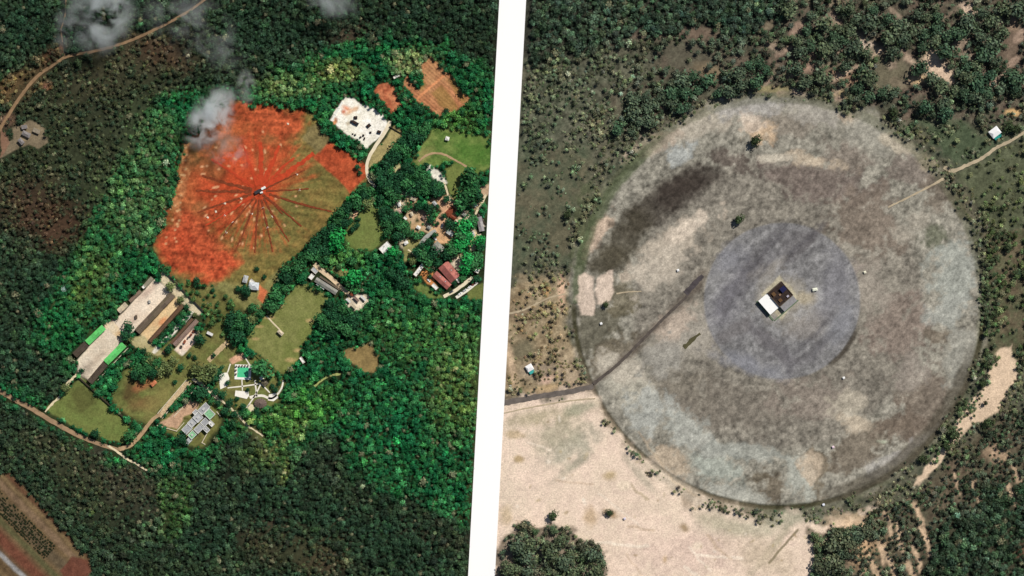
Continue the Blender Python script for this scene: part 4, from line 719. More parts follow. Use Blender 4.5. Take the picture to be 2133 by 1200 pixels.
# compound walls and fences: posts and panels
def wall(name, label, pts, h, c, th=.5, cat='wall', step=14):
    a = P(*pts[0]); t = empty(name, (a[0], a[1], 0)); tag(t, label, cat)
    for i in range(len(pts) - 1):
        p = np.array(P(*pts[i])[:2]) - a[:2]; q = np.array(P(*pts[i + 1])[:2]) - a[:2]; L = np.hypot(*(q - p)); rz = math.atan2(q[1] - p[1], q[0] - p[0]); n = max(1, int(L / (step * PXM)))
        pan = MB().box(.15, L / n - .15, -th / 2, th / 2, -.3, h); me = mesh('wall_panel', pan.v, pan.f, c); pp = MB().box(-.35, .35, -th / 2 - .15, th / 2 + .15, -.3, h + .3); pme = mesh('post', pp.v, pp.f, c)
        for k in range(n):
            o = p + (q - p) * k / n; obj('wall_panel', me, t, (o[0], o[1], 0), rz); obj('post', pme, t, (o[0], o[1], 0), rz)
    return t
M_WALL = mat('dark_block_wall', (70, 62, 50), .3); M_WALL2 = mat('pale_block_wall', (224, 212, 186), .2)
wall('boundary_wall', 'dark boundary wall along the upper right side of the compound', [(338, 559), (426, 650)], 2.8, M_WALL, .9)
wall('boundary_wall', 'long dark wall between lower lawn and rough ground', [(162, 784), (250, 862), (272, 884)], 2.6, M_WALL, 1.0)
wall('low_wall', 'pale low wall along the lower edge of the office plaza', [(328, 886), (368, 898), (384, 880)], 1.0, M_WALL2, .7)
wall('low_wall', 'pale low wall along the upper side of the office plaza', [(399, 829), (362, 868)], 1.0, M_WALL2, .7)
wall('low_wall', 'pale low wall along the left edge of the terrace path', [(388, 792), (328, 862)], .9, M_WALL2, .7)
wall('low_wall', 'pale low wall along the right edge of the terrace path', [(398, 798), (338, 872)], .9, M_WALL2, .7)
wall('low_wall', 'pale low wall beyond the terrace path', [(408, 808), (396, 822)], 1.0, M_WALL2, .7)
wall('low_wall', 'short pale wall right of the office block', [(452, 858), (460, 868)], 1.0, M_WALL2, .7)
wall('low_wall', 'pale low wall below the office block', [(434, 898), (421, 922), (428, 926)], 1.0, M_WALL2, .7)
wall('boundary_wall', 'pale low wall along the garden side of the lower green garage', [(268, 724), (204, 792)], 1.6, M_WALL2, .6)
wall('boundary_wall', 'dark fence across the tan grass strip by the white road', [(812, 264), (838, 279)], 1.8, M_WALL, .6)
wall('boundary_wall', 'dark garden hedge wall between pool garden and sports field', [(516, 724), (548, 756), (586, 786)], 1.3, mat('olive_hedge', (92, 98, 50), .3), .8)
wall('boundary_wall', 'dark fence beside the building cut by the white strip', [(994, 446), (1014, 468)], 2.4, M_WALL, .8)

# ------------------------------------------------------------------ antenna field things
DARKM = mat('dark_metal', (44, 42, 44), .2, .6, .6); WHM = mat('white_metal', (246, 244, 238), .06, .6, .5)
t = empty('equipment_cabin', P(537, 399.5), math.radians(28)); tag(t, 'dark low equipment cabin at the hub of the red trenches', 'cabin')
MB().box(-3.2, 3.2, -1.4, 1.4, -.2, 2.6).build('body', DARKM, t); MB().box(-3.4, 3.4, -1.6, 1.6, 2.6, 2.85).build('roof', mat('charcoal_roof', (62, 60, 64)), t); MB().box(3.203, 3.26, -.5, .5, 0, 2).build('door', mat('grey_door', (130, 130, 130)), t)
t = empty('container', P(549, 392), math.radians(28)); tag(t, 'white steel container beside the dark cabin at the trench hub', 'container')
MB().box(-2.4, 2.4, -1.2, 1.2, -.1, 2.5).build('body', WHM, t)
for k in range(6): MB().box(-2.2 + k * .8, -2.0 + k * .8, -1.26, 1.26, 2.501, 2.58).build('roof_rib', WHM, t)
t = empty('container', P(545, 401), math.radians(10)); tag(t, 'small white steel container just below the dark cabin', 'container')
MB().box(-1.4, 1.4, -.9, .9, -.1, 2.2).build('body', WHM, t); MB().box(1.403, 1.45, -.5, .5, 0, 1.9).build('door', mat('grey_door', (130, 130, 130)), t)
pm_ = MB().box(-1.0, 1.0, -.9, .9, -.3, .3); padm = mesh('pad', pm_.v, pm_.f, mat('pale_concrete_pad', (246, 226, 196), .15)); pm_ = MB().tube(.16, .08, .25, 7, 6); mastm = mesh('mast', pm_.v, pm_.f, WHM); pm_ = MB().box(-1.6, 1.6, -.05, .05, 5.2, 5.3).box(-1.1, 1.1, -.05, .05, 6.3, 6.4); armm = mesh('crossarm', pm_.v, pm_.f, WHM)
APOS = [(625, 395), (548, 433), (568, 451), (558, 474), (486, 463), (469, 448), (619, 363), (433, 453), (450, 441), (469, 424), (503, 414), (472, 484), (600, 258), (525, 445)]
def sect(x, y): return ['right', 'lower right', 'bottom', 'lower left', 'left', 'upper left', 'top', 'upper right'][int((math.degrees(math.atan2(y - HUB[1], x - HUB[0])) + 22.5) % 360 // 45)]
for x, y in APOS:
    t = empty('antenna_element', P(x, y), random.random() * 3); c = sect(x, y); n = sorted(math.hypot(a - HUB[0], b - HUB[1]) for a, b in APOS if sect(a, b) == c).index(math.hypot(x - HUB[0], y - HUB[1]))
    tag(t, 'white antenna mast on the red field, %snearest to the hub towards the %s' % (W_N[n], c), 'antenna', 'antenna elements on the red field')
    obj('pad', padm, t); obj('mast', mastm, t); obj('crossarm', armm, t)
# dark blocks on the white pad
EQ = [((740, 256), 15, 6, 30, 3.2, 'largest dark block at the centre of the white pad'), ((741, 245), 7, 6, 0, 2.6, 'dark block just above the largest one on the white pad'), ((768, 262), 9, 7, -40, 2.4, 'dark reddish block on the right of the white pad'), ((733, 253), 5, 5, 0, 2.8, 'dark square block at the left end of the large block'),
      ((772, 276), 4, 4, 0, 2, 'small dark block at the right edge of the white pad'), ((757, 282), 4, 4, 20, 2, 'small dark block near the lower tip of the white pad'), ((751, 286), 4, 4, 50, 2, 'small dark block at the lowest row of the white pad'), ((740, 281), 4, 3, 30, 2, 'small dark block on the lower left of the white pad'), ((759, 289), 3, 6, 20, 1.6, 'slim brown block at the lower tip of the white pad'), ((735, 279), 3, 3, 0, 1.6, 'tiny dark block at the lower left rim of the white pad'), ((790, 275), 8, 6, 20, 3.2, 'dark block between the white pad and the white road')]
for (x, y), lx, ly, an, h, lb in EQ:
    t = empty('dark_block', P(x, y), math.radians(-an)); tag(t, lb, 'blocks', 'dark blocks on the white pad'); a, b = lx * PXM / 2, ly * PXM / 2
    MB().box(-a, a, -b, b, -.2, h * .7, .08).build('body', DARKM, t); MB().box(-a * .6, a * .3, -b * .7, b * .7, h * .7, h, .1).build('top_box', mat('brownish_dark_block', (70, 50, 40), .3), t); MB().tube(.18, .15, h * .68, h + .8, 6, a * .6, 0).build('pipe', DARKM, t)
wall('spoil_wall', 'white raised rim along the left side of the white pad', [(691, 252), (714, 212)], 1.6, WHM, 1.6)

# ------------------------------------------------------------------ parked vehicles by the red hall
def prism(pr, hw, mname, m, parent, y0=None):
    n = len(pr); vs = [(x, -hw, z) for x, z in pr] + [(x, hw, z) for x, z in pr]
    return obj(mname, mesh(mname, vs, [tuple(range(n)), tuple(range(2 * n - 1, n - 1, -1))] + [((i + 1) % n, i, n + i, n + (i + 1) % n) for i in range(n)], m), parent)
def car(x, y, ang, c, label):
    t = empty('parked_car', P(x, y), math.radians(-ang)); tag(t, label, 'car', 'vehicles parked near the red roofed hall')
    m = mat('car_paint_%d_%d_%d' % c, c, .02, 1, .35, spec=.5)
    prism([(-2.2, .35), (2.2, .35), (2.25, .75), (1.2, .95), (-2.1, 1.0), (-2.25, .7)], .88, 'body', m, t)
    prism([(-1.7, .97), (.9, .95), (.35, 1.42), (-1.3, 1.44)], .78, 'window_glass', mat('dark_glass', (40, 46, 52), .05, 1, .15, spec=.5), t)
    prism([(-1.32, 1.44), (.36, 1.42), (.3, 1.5), (-1.2, 1.52)], .74, 'roof', m, t)
    for sx in (-1.35, 1.35):
        for sy in (-1, 1):
            w = MB().tube(.33, .33, -.11, .11, 10); o = obj('wheel', mesh('wheel', w.v, w.f, mat('tyre', (30, 30, 30))), t, (sx, sy * .8, .33)); o.rotation_euler = (math.pi / 2, 0, 0)
car(893, 584, 48, (248, 248, 246), 'white car at the upper end of the orange court'); car(958, 612, -36, (246, 246, 244), 'white car first in the pale parking row'); car(968, 605, -36, (196, 198, 200), 'silver car second in the pale parking row'); car(978, 598, -36, (250, 250, 248), 'white car third in the pale parking row'); car(986, 592, -36, (150, 60, 50), 'dark red car last in the pale parking row'); car(940, 608, -30, (60, 64, 70), 'dark car on the cream parking lane'); car(906, 497, 40, (246, 246, 246), 'white car on the yard above the grey hall'); car(921, 470, -70, (240, 240, 240), 'white car on the tan yard below the brown house')

for i, (x, y, l, w, h, c, lb) in enumerate([(404, 690, 5, 4, 2, (150, 80, 56), 'rusty crate at the upper end of the white court'), (398, 698, 6, 4, 2.4, (120, 60, 46), 'dark red crate in the middle of the white court'), (392, 704, 4, 3, 1.6, (90, 84, 76), 'grey crate beside the dark red one in the white court'), (385, 712, 7, 4, 2.2, (160, 92, 66), 'long rusty crate low in the white court'), (408, 700, 4, 4, 2, (70, 66, 60), 'dark crate at the right edge of the white court'), (378, 722, 5, 4, 2, (84, 76, 66), 'dark crate at the lower end of the white court'), (284, 660, 7, 4, 2.4, (110, 96, 82), 'brown container standing in the large yard'), (312, 628, 6, 4, 2.4, (200, 196, 186), 'pale container standing in the large yard')]):
    t = empty('storage_crate', P(x, y), math.radians(45 + 8 * i)); tag(t, lb, 'crate'); a, b = l * PXM / 2, w * PXM / 2; m = mat('crate_%d' % i, c, .3, 1)
    MB().box(-a, a, -b, b, -.1, h).build('body', m, t); MB().box(-a - .08, a + .08, -b - .08, b + .08, h, h + .15).build('lid', m, t); MB().box(-a * .1, a * .1, -b - .1, b + .1, h + .152, h + .25).build('strap', DARKM, t)
# ------------------------------------------------------------------ ringed site: centre building and small huts
t = empty('control_building', P(1626, 617), math.radians(41)); t.scale = (1.18, 1.18, 1.18); tag(t, 'dark topped control building with sunlit white side added as roof at the disc centre', 'building')
BW = mat('concrete_wall', (170, 168, 160), .2); DR = mat('dark_stained_roof', (58, 46, 42), .7, .5, bump=.4)
# local frame: x runs along the upper right, y along the upper left
MB().box(-7.5, 8.5, -6.0, 10.0, -.4, 5.5).build('main_block', BW, t)
r_ = MB().box(-7.7, 8.7, -6.2, 10.2, 5.5, 5.9).build('roof', DR, t)
MB().box(-7.7, 8.7, -6.2, -5.6, 5.902, 6.6).box(-7.7, 8.7, 9.6, 10.2, 5.902, 6.6).box(-7.7, -7.1, -5.597, 5.597, 5.902, 6.6).box(8.1, 8.7, -5.597, 5.597, 5.902, 6.6).build('parapet', mat('dark_parapet', (96, 84, 70), .3), r_)
MB().box(2.5, 7.5, 1.5, 6.0, 5.88, 8.2).build('roof_house', mat('navy_roof', (36, 38, 78), .3), r_); MB().box(-5.5, -2.5, 4.0, 7.5, 5.88, 7.2).build('roof_unit', mat('brown_unit', (104, 78, 52), .3), r_); MB().box(3.2, 5.2, -4.5, -2.8, 5.88, 7).build('roof_unit', mat('pale_unit', (190, 184, 196), .1), r_); MB().box(-4.5, -1.5, -3.5, -.5, 5.88, 6.9).build('roof_unit', mat('brown_unit', (104, 78, 52), .3), r_); MB().box(-1, .8, 1, 2.6, 5.88, 6.7).build('roof_unit', mat('tan_unit', (150, 120, 96), .2), r_)
w_ = MB().add([(-7.72, -6.1, 5.2), (-7.72, 10.1, 5.2), (-18.0, 10.1, 4.6), (-18.0, -6.1, 4.6)] + [(-7.72, -6.1, 4.9), (-7.72, 10.1, 4.9), (-18.0, 10.1, 4.3), (-18.0, -6.1, 4.3)], [(0, 1, 2, 3), (7, 6, 5, 4), (3, 2, 6, 7), (0, 3, 7, 4), (1, 5, 6, 2)]).build('added_white_facade_roof', mat('sunlit_facade_white', (255, 255, 252), .04, k=.86), t)  # low roof added in place of the sunlit white facade
MB().add([(-17.6, -5.8, -.3), (-17.6, 9.8, -.3), (-7.76, 9.8, -.3), (-7.76, -5.8, -.3), (-17.6, -5.8, 4.25), (-17.6, 9.8, 4.25), (-7.76, 9.8, 4.85), (-7.76, -5.8, 4.85)], [(0, 4, 5, 1), (1, 5, 6, 2), (3, 7, 4, 0)]).build('added_facade_roof_wall', BW, t)
MB().box(-6.5, 8.0, -12.0, -6.02, -.3, 3.6).build('added_facade_block', mat('grey_facade_added_block', (150, 152, 152), .2), t); MB().box(-6.7, 8.2, -12.2, -6.24, 3.6, 3.9).build('added_facade_block_roof', mat('grey_facade_added_roof', (152, 150, 152), .25, .4), t)  # lower block added in place of the grey side facade
MB().box(-19.6, -18.2, -12.0, 10.6, -.3, .5).box(-18.19, 9.5, -13.4, -12.3, -.3, .5).build('apron_edge', mat('mossy_kerb', (110, 130, 104), .3), t)
def hut(x, y, ang, lx, ly, h, c, c2, label, name='white_hut'):
    t = empty(name, P(x, y), math.radians(ang)); tag(t, label, 'hut'); clear(blob(x, y, 14, 14, 0, .4, .1))
    MB().box(-lx + .2, lx - .2, -ly + .2, ly - .2, -.3, h).build('wall', mat('hut_wall', (226, 226, 222), .1), t)
    MB().add([(-lx, -ly, h), (lx, -ly, h), (lx, ly, h), (-lx, ly, h), (-lx * .5, 0, h + ly * .4), (lx * .5, 0, h + ly * .4)], [(0, 1, 5, 4), (1, 2, 5), (2, 3, 4, 5), (3, 0, 4), (3, 2, 1, 0)]).build('roof', mat('roof_%d_%d_%d' % c, c, .08), t)
    if c2: MB().box(-lx * .8, lx * .8, -ly - 3.2, -ly - .003, 2.2, 2.4).build('awning', mat('awning_%d_%d_%d' % c2, c2, .1), t); [MB().tube(.08, .08, -.2, 2.2, 6, sx * lx * .7, -ly - 3).build('awning_post', WHM, t) for sx in (-1, 1)]
hut(2071, 276, 38, 5.4, 4.4, 3.6, (252, 252, 252), (40, 150, 140), 'white hut with teal awning beside the sandy track at upper right')
hut(1103, 766, 30, 3.6, 3.4, 3.2, (255, 255, 255), (70, 176, 170), 'white hut with teal awning near the access road at left', 'round_hut')
hut(1412, 563, 20, 1.25, 1.2, 1.9, (255, 255, 255), None, 'tiny white hut between middle and inner ring, upper left', 'white_box')
hut(1252, 674, 20, 1.25, 1.2, 1.9, (255, 255, 255), None, 'tiny white hut below the sand patches', 'white_box')
hut(1801, 567, 20, 1.25, 1.2, 1.9, (250, 246, 220), None, 'tiny cream hut just right of the gravel disc', 'white_box')
hut(1715, 1051, 20, 1.25, 1.2, 1.9, (240, 244, 255), None, 'tiny white hut on the lower ring ditch', 'white_box')
hut(1735, 931, 20, 1.25, 1.2, 1.9, (240, 214, 226), None, 'tiny pinkish hut inside the lower right of the ring', 'white_box')
hut(1757, 787, 20, 1.25, 1.2, 1.9, (252, 252, 250), None, 'tiny white hut at the lower right rim of the gravel disc', 'white_box')
hut(1301, 1080, 20, 1.25, 1.2, 1.9, (226, 218, 232), None, 'tiny pale hut alone on the sand flat', 'white_box')
hut(1697, 603, 10, 2.6, 1.6, 2.4, (244, 246, 226), None, 'small cream hut on the gravel right of the control building', 'white_box')

# ------------------------------------------------------------------ trees
def bil(A, x, y):
    i = np.clip(((x + MARG) / STEP).round().astype(int), 0, NX - 1); j = np.clip(((y + MARG) / STEP).round().astype(int), 0, NY - 1); return A[j, i]
def crown_mesh(name, seed, leaves, material):
    r = np.random.default_rng(seed); bm = bmesh.new(); bmesh.ops.create_icosphere(bm, subdivisions=2, radius=.72)
    ph = r.random(9) * 6.28
    lobes = r.normal(size=(9, 3)); lobes /= np.linalg.norm(lobes, axis=1)[:, None]; lobes[:, 2] = np.abs(lobes[:, 2]) * .7
    amp = .12 + .26 * r.random(9)
    def rad(d): return .66 + sum(amp[k] * max(0, float(d @ lobes[k]) - .55) * 2.2 for k in range(9))
    for v in bm.verts:
        d = np.array(v.co); d /= np.linalg.norm(d); f = rad(d) * .70; v.co = (d[0] * f, d[1] * f, d[2] * f * .8)
    vs = [tuple(v.co) for v in bm.verts]; fs = [tuple(v.index for v in f.verts) for f in bm.faces]; cols = [(.55, .6, .55)] * len(vs); bm.free()  # core coloured darker to paint in shade inside the crown
    for k in range(leaves):
        d = r.normal(size=3); d /= np.linalg.norm(d); d[2] = abs(d[2]) * 1.0 if r.random() < .8 else d[2]
        f = rad(d) * r.uniform(.72, 1.3); c = np.array([d[0] * f, d[1] * f, d[2] * f * .8])
        nrm = d + r.normal(size=3) * .55; nrm /= np.linalg.norm(nrm); u = np.cross(nrm, r.normal(size=3)); u /= np.linalg.norm(u); w = np.cross(nrm, u); s = r.uniform(.1, .26)
        n = len(vs); vs += [tuple(c + s * u), tuple(c + s * .7 * w), tuple(c - s * u), tuple(c - s * .7 * w)]; fs.append((n, n + 1, n + 2, n + 3))
        g = r.uniform(.5, 1.6); cols += [(g * r.uniform(.9, 1.15), g, g * r.uniform(.8, 1.0))] * 4
    me = mesh(name, vs, fs, material); a = me.attributes.new('leaf', 'FLOAT_COLOR', 'POINT')
    a.data.foreach_set('color', np.array([(*c, 1) for c in cols], np.float32).ravel()); return me
CR_O = [crown_mesh('crown', 100 + k, 260, M_LEAF_O) for k in range(8)]
CR_I = [crown_mesh('wood_crown', 200 + k, 110, M_LEAF_I) for k in range(8)]
tb = MB().tube(.16, .09, -.5, 1.0, 7)
for k in range(4):
    a = k * 1.57 + .4; n = len(tb.v); c = np.array([.35 * math.cos(a), .35 * math.sin(a), 1.25])
    tb.add([(.05, 0, .7), (-.05, .04, .7), (0, -.05, .72), tuple(c + (.03, 0, 0)), tuple(c + (-.02, .02, 0)), tuple(c + (0, -.03, 0))], [(0, 1, 4, 3), (1, 2, 5, 4), (2, 0, 3, 5)])
TRUNK = mesh('trunk', tb.v, tb.f, mat('bark', (96, 80, 64), .3, 1))
LM = [('the swimming pool', 506, 776), ('the grey office block', 414, 885), ('the sports field pavilion', 585, 692), ('the long grey shed', 680, 596), ('the white house by the red patio', 526, 592), ('the red roofed hall', 935, 570), ('the grey roofed hall', 912, 516), ('the brown roofed house', 938, 444), ('the white building below the upper lawn', 803, 516), ('the white gravel pad', 745, 255), ('the upper lawn', 768, 470), ('the longest barrack', 324, 652), ('the pinkish grey barrack', 388, 693), ('the lower green garage', 241, 736), ('the lone meadow hut', 932, 289), ('the ploughed fields', 910, 185), ('the supply yard', 745, 630), ('the lower lawn', 200, 860), ('the red trench hub', 541, 399), ('the pink roofed hut', 832, 440),
      ('the teal awning hut at upper right', 2071, 276), ('the upper right sand patches', 1955, 145), ('the top of the round clearing', 1620, 200), ('the control building', 1625, 620), ('the teal awning hut at left', 1103, 766), ('the sand flat', 1350, 1080), ('the sand strip at right', 2060, 820), ('the upper left farmhouse', 55, 282), ('the upper left of the round clearing', 1300, 290), ('the pale gullies at lower right', 1850, 1110), ('the top left corner of the ringed site', 1180, 60)]
TREES = []
def tree(x, y, r, c):
    TREES.append((x, y, r, c))
DG = (24, 62, 40); MG = (40, 84, 50); BG = (30, 116, 60); OL = (80, 92, 58); RG = (66, 80, 66)
for x, y, r, c in [(356, 597, 8, OL), (378, 625, 7, OL), (270, 683, 9, DG), (263, 700, 9, DG), (270, 705, 6, OL), (411, 575+10, 7, DG), (444, 605, 4, DG), (417, 706, 9, DG), (390, 640, 5, DG), (406, 655, 4, OL), (352, 728, 7, DG), (300, 732, 6, DG), (312, 738, 5, OL), (545, 765, 17, MG), (526, 742, 4, DG), (512, 728, 4, DG),
                  (417, 868 - 50, 13, DG), (378, 766, 6, DG), (395, 740, 4, DG), (366, 795, 4, DG), (380, 912, 9, DG), (385, 920, 6, DG), (200, 903, 8, DG), (200, 905, 5, DG), (272, 908, 10, MG), (475, 797, 4, DG), (517, 811, 3.5, DG), (446, 740, 4, DG), (407, 745, 4, DG), (462, 766, 4, DG), (440, 770, 14, OL), (428, 783, 13, OL), (412, 768, 11, OL), (448, 788, 9, DG), (455, 775, 8, DG),
                  (979, 367, 17, MG), (978, 405, 16, MG), (960, 425, 13, MG), (995, 410, 12, DG), (705, 497, 15, BG), (700, 512, 12, BG), (738, 575, 15, BG), (730, 590, 10, MG), (728, 415, 7, BG), (818, 525, 8, BG), (736, 545, 8, MG), (830, 580, 13, DG), (836, 592, 11, DG), (815, 568, 9, DG), (846, 588, 9, DG), (745, 470, 5, DG), (748, 458, 4, DG), (720, 465, 9, DG), (735, 478, 6, DG), (765, 425, 9, OL), (793, 415, 8, DG), (798, 440, 9, DG), (802, 455, 8, DG),
                  (930, 415, 7, DG), (925, 450, 5, DG), (912, 430, 4, DG), (935, 465, 9, DG), (945, 468, 8, DG), (906, 490, 5, DG), (895, 505, 7, DG), (880, 512, 6, DG), (912, 466, 4, DG), (970, 470, 13, BG), (985, 460, 11, MG), (960, 490, 12, MG), (975, 495, 11, BG), (945, 520, 12, MG), (958, 512, 12, BG), (932, 530, 10, DG), (975, 540, 13, BG), (985, 552, 11, MG), (970, 562, 10, BG), (996, 535, 10, MG), (1000, 500, 10, BG), (998, 514, 8, DG), (962, 580, 6, MG), (992, 580, 6, DG),
                  (893, 545, 10, MG), (880, 535, 11, MG), (900, 532, 11, DG), (868, 525, 9, DG), (912, 548, 8, DG), (860, 545, 7, OL), (872, 515, 5, DG), (898, 563, 4, DG), (896, 576, 4, DG), (947, 590, 5, DG), (528, 640, 8, MG), (510, 600, 7, DG), (516, 610, 8, DG), (498, 602, 5, DG), (552, 588-12, 4, DG), (536, 560, 4, DG), (570, 640, 11, MG), (560, 632, 8, DG),
                  (172, 772, 4, DG), (166, 778, 3, DG), (138, 808, 8, OL), (130, 818, 6, DG), (285, 780, 9, DG), (296, 772, 10, MG), (290, 765, 8, MG), (310, 765, 9, MG), (322, 775, 9, DG), (335, 768, 9, OL), (345, 760, 9, OL), (330, 755, 10, MG), (318, 750, 9, OL), (355, 770, 8, OL), (305, 750, 8, MG), (362, 752, 8, OL), (300, 788, 7, MG),
                  (862, 318, 3, DG), (888, 345, 6, DG), (870, 225, 7, DG), (878, 232, 6, DG), (930, 232, 5, DG), (745, 348, 5, DG), (750, 360, 4, DG), (986, 208, 5, DG), (842, 197, 5, DG), (832, 205, 4, DG), (826, 190, 4, DG), (575, 812, 5, DG), (568, 804, 4, DG), (583, 797, 4, DG), (562, 787, 4, DG), (536, 858, 6, DG), (508, 846, 6, DG), (495, 830, 4, DG), (480, 840, 7, DG), (464, 822, 7, DG), (450, 815, 6, DG), (470, 855, 7, DG), (455, 840, 6, DG), (440, 835, 6, MG), (490, 862, 7, DG)]:
    tree(x, y, r, c)
def fill(pts, n, r0, r1, cols, sep=0.85):
    a = np.array(pts, float); tries = 0; got = 0
    while got < n and tries < n * 60:
        tries += 1; x = random.uniform(a[:, 0].min(), a[:, 0].max()); y = random.uniform(a[:, 1].min(), a[:, 1].max())
        if poly_sd(pts, np.array([x]), np.array([y]))[0] < 0: continue
        r = random.uniform(r0, r1); q = np.array([0, .8, -.8, 0, 0]) * r; w = np.array([0, 0, 0, .8, -.8]) * r
        if bil(D, x + q, y + w).min() < .12 or bil(D, np.array([x]), np.array([y]))[0] < .25: continue
        if any(math.hypot(x - q[0], y - q[1]) < sep * (r + q[2]) for q in TREES[-260:]): continue
        tree(x, y, r, random.choice(cols)); got += 1
fill([(860, 266), (892, 256), (886, 282), (852, 312), (818, 342), (796, 372), (784, 362), (812, 318), (838, 290)], 22, 8, 11, [DG, DG, MG], .72)
fill([(786, 372), (806, 340), (850, 345), (876, 352), (900, 376), (926, 392), (924, 408), (880, 405), (850, 402), (832, 415), (806, 410), (800, 395)], 30, 8, 11, [DG, DG, MG], .72)
fill([(770, 385), (786, 395), (765, 412), (745, 425), (730, 445), (712, 462), (705, 480), (690, 520), (662, 535), (640, 545), (616, 562), (606, 595), (578, 622), (560, 628), (566, 600), (606, 548), (646, 518), (678, 478), (705, 446), (742, 408)], 40, 8, 12, [DG, DG, MG, MG], .74)
fill([(520, 655), (552, 640), (556, 656), (536, 676), (516, 698), (492, 712), (478, 690), (484, 660), (500, 645)], 18, 8, 12, [DG, MG, OL], .74)
fill([(806, 440), (850, 428), (900, 430), (902, 470), (880, 500), (850, 490), (808, 496), (800, 470)], 24, 7, 11, [DG, MG, MG], .74)
fill([(386, 651), (324, 720), (317, 714), (380, 646)], 11, 3.6, 5, [MG, DG], .8)
fill([(665, 650), (690, 622), (715, 640), (745, 656), (740, 690), (690, 700), (655, 690)], 14, 8, 11, [DG, MG], .74)
fill([(1640, 20), (2120, 20), (2120, 200), (1960, 215), (1900, 190), (1820, 210), (1660, 175)], 70, 9, 16, [RG, (54, 74, 58), (72, 84, 66)], .9)
fill([(1340, 180), (1500, 150), (1590, 120), (1600, 175), (1440, 215), (1320, 290), (1270, 270)], 26, 8, 14, [RG, (54, 78, 60)], .86)
fill([(1064, 1130), (1160, 1100), (1250, 1150), (1260, 1195), (1058, 1195)], 15, 9, 16, [RG, (74, 86, 66)], .8)
fill([(1690, 1150), (1740, 1100), (1830, 1085), (1780, 1120), (1760, 1190), (1700, 1195)], 9, 9, 15, [RG, (74, 82, 66)], .8)
fill([(1900, 235), (2040, 130), (2100, 180), (2000, 240)], 4, 11, 16, [(52, 76, 60)], .8)
for x, y, r in [(1152, 1074, 8), (1270, 1068, 6), (1745, 1105, 7), (1572, 294, 9), (1538, 458, 8), (2100, 265, 9), (2114, 272, 7), (1182, 448, 7), (1262, 635, 5), (1860, 235, 9), (1922, 232, 8), (2055, 880, 9), (1985, 905, 10), (1970, 930, 8), (2046, 800, 6), (1920, 955, 7)]:
    tree(x, y, r, (48, 60, 40))
BMAP = {id(DG): 'dark green', id(MG): 'mid green', id(BG): 'bright green', id(OL): 'olive green'}
cols = {DG: 'dark green', MG: 'mid green', BG: 'bright green', OL: 'olive green'}
seen = {}
lab = []
for x, y, r, c in TREES:
    k = min(range(len(LM)), key=lambda i: math.hypot(x - LM[i][1], y - LM[i][2])); dx, dy = x - LM[k][1], y - LM[k][2]
    ang = math.degrees(math.atan2(dy, dx)) % 360; dr = ['right', 'lower right', 'below', 'lower left', 'left', 'upper left', 'above', 'upper right'][int(((ang + 22.5) % 360) // 45)]
    lab.append((cols.get(c, 'grey green'), LM[k][0], dr, math.hypot(dx, dy)))
grp = {}
for i, l in enumerate(lab): grp.setdefault(l[:3], []).append(i)
LABEL = {}
for key, ids in grp.items():
    ids.sort(key=lambda i: lab[i][3]); c, nm, dr = key
    where = {'above': 'above', 'below': 'below', 'left': 'left of', 'right': 'right of'}.get(dr, dr + ' of')
    for n, i in enumerate(ids): LABEL[i] = '%s %s %s %s, %snearest' % (c, 'shrub' if TREES[i][0] > 1060 and TREES[i][2] < 10 else 'tree', where, nm, W_N[min(n, 19)])
TINT_O = 2.0
for i, (x, y, r, c) in enumerate(TREES):
    clear(blob(x, y, r * 1.05, r * 1.05, 0, .3, .05))
    R = r * PXM * 1.18; hgt = R * 1.5 if R < 4.5 else R * 1.1 + 1.8
    t = empty('shrub' if x > 1060 and r < 10 else 'tree', P(x, y), random.random() * 6.28); tag(t, LABEL[i], 'shrub' if x > 1060 and r < 10 else 'tree', 'trees of the left site' if x < 1060 else 'trees around the ringed site')
    base = lin(c) * (TINT_O if x < 1060 else 1.85) * random.uniform(.75, 1.2)
    tr = obj('trunk', TRUNK, t, scale=(hgt * .35, hgt * .35, hgt * .62))
    cr = obj('crown', CR_O[i % 8], t, (0, 0, hgt - R * .25), random.random() * 6.28, (R, R * random.uniform(.88, 1.08), R * random.uniform(.75, .95)))
    cr.color = (*np.minimum(base, .6), 1)

# ------------------------------------------------------------------ woods and scrub nobody could count: instanced crowns
pts_x = []; pts_y = []; pts_r = []
for sp, lo, hi in ((4.8, 0, 3.3), (6.0, 3.3, 4.4), (8.4, 4.4, 6.2), (13.0, 6.2, 20)):
    xs = np.arange(-MARG, W_PX + MARG, sp); ys = np.arange(-MARG, H_PX + MARG, sp * .88); X, Y = np.meshgrid(xs, ys); X = X + (np.arange(len(ys)) % 2)[:, None] * sp / 2
    X = (X + RNG.uniform(-.42, .42, X.shape) * sp).ravel(); Y = (Y + RNG.uniform(-.42, .42, Y.shape) * sp).ravel()
    d = bil(D, X, Y); s = bil(S, X, Y); clump = NZ[7].fbm(X, Y, 40, 3); clump2 = NZ[8].fbm(X, Y, 16, 2)
    pr = np.where(d > .85, d, np.clip(d + .55 * clump + .35 * clump2, 0, 1) * (d > .02))
    ok = (s >= lo) & (s < hi) & (RNG.random(X.shape) < pr)
    r = sp * .66 * np.exp(RNG.normal(0, .22, X.shape))
    el = 1040 - 65 * Y / 1200; er = 1096 - 65 * Y / 1200
    ok &= ((X + r * .95 < el) | (X - r * 2.1 > er))
    pts_x.append(X[ok]); pts_y.append(Y[ok]); pts_r.append(r[ok])
xs = np.arange(-MARG, W_PX + MARG, 17.0); ys = np.arange(-MARG, H_PX + MARG, 17.0); X, Y = np.meshgrid(xs, ys); X = (X + RNG.uniform(-8, 8, X.shape)).ravel(); Y = (Y + RNG.uniform(-8, 8, Y.shape)).ravel()
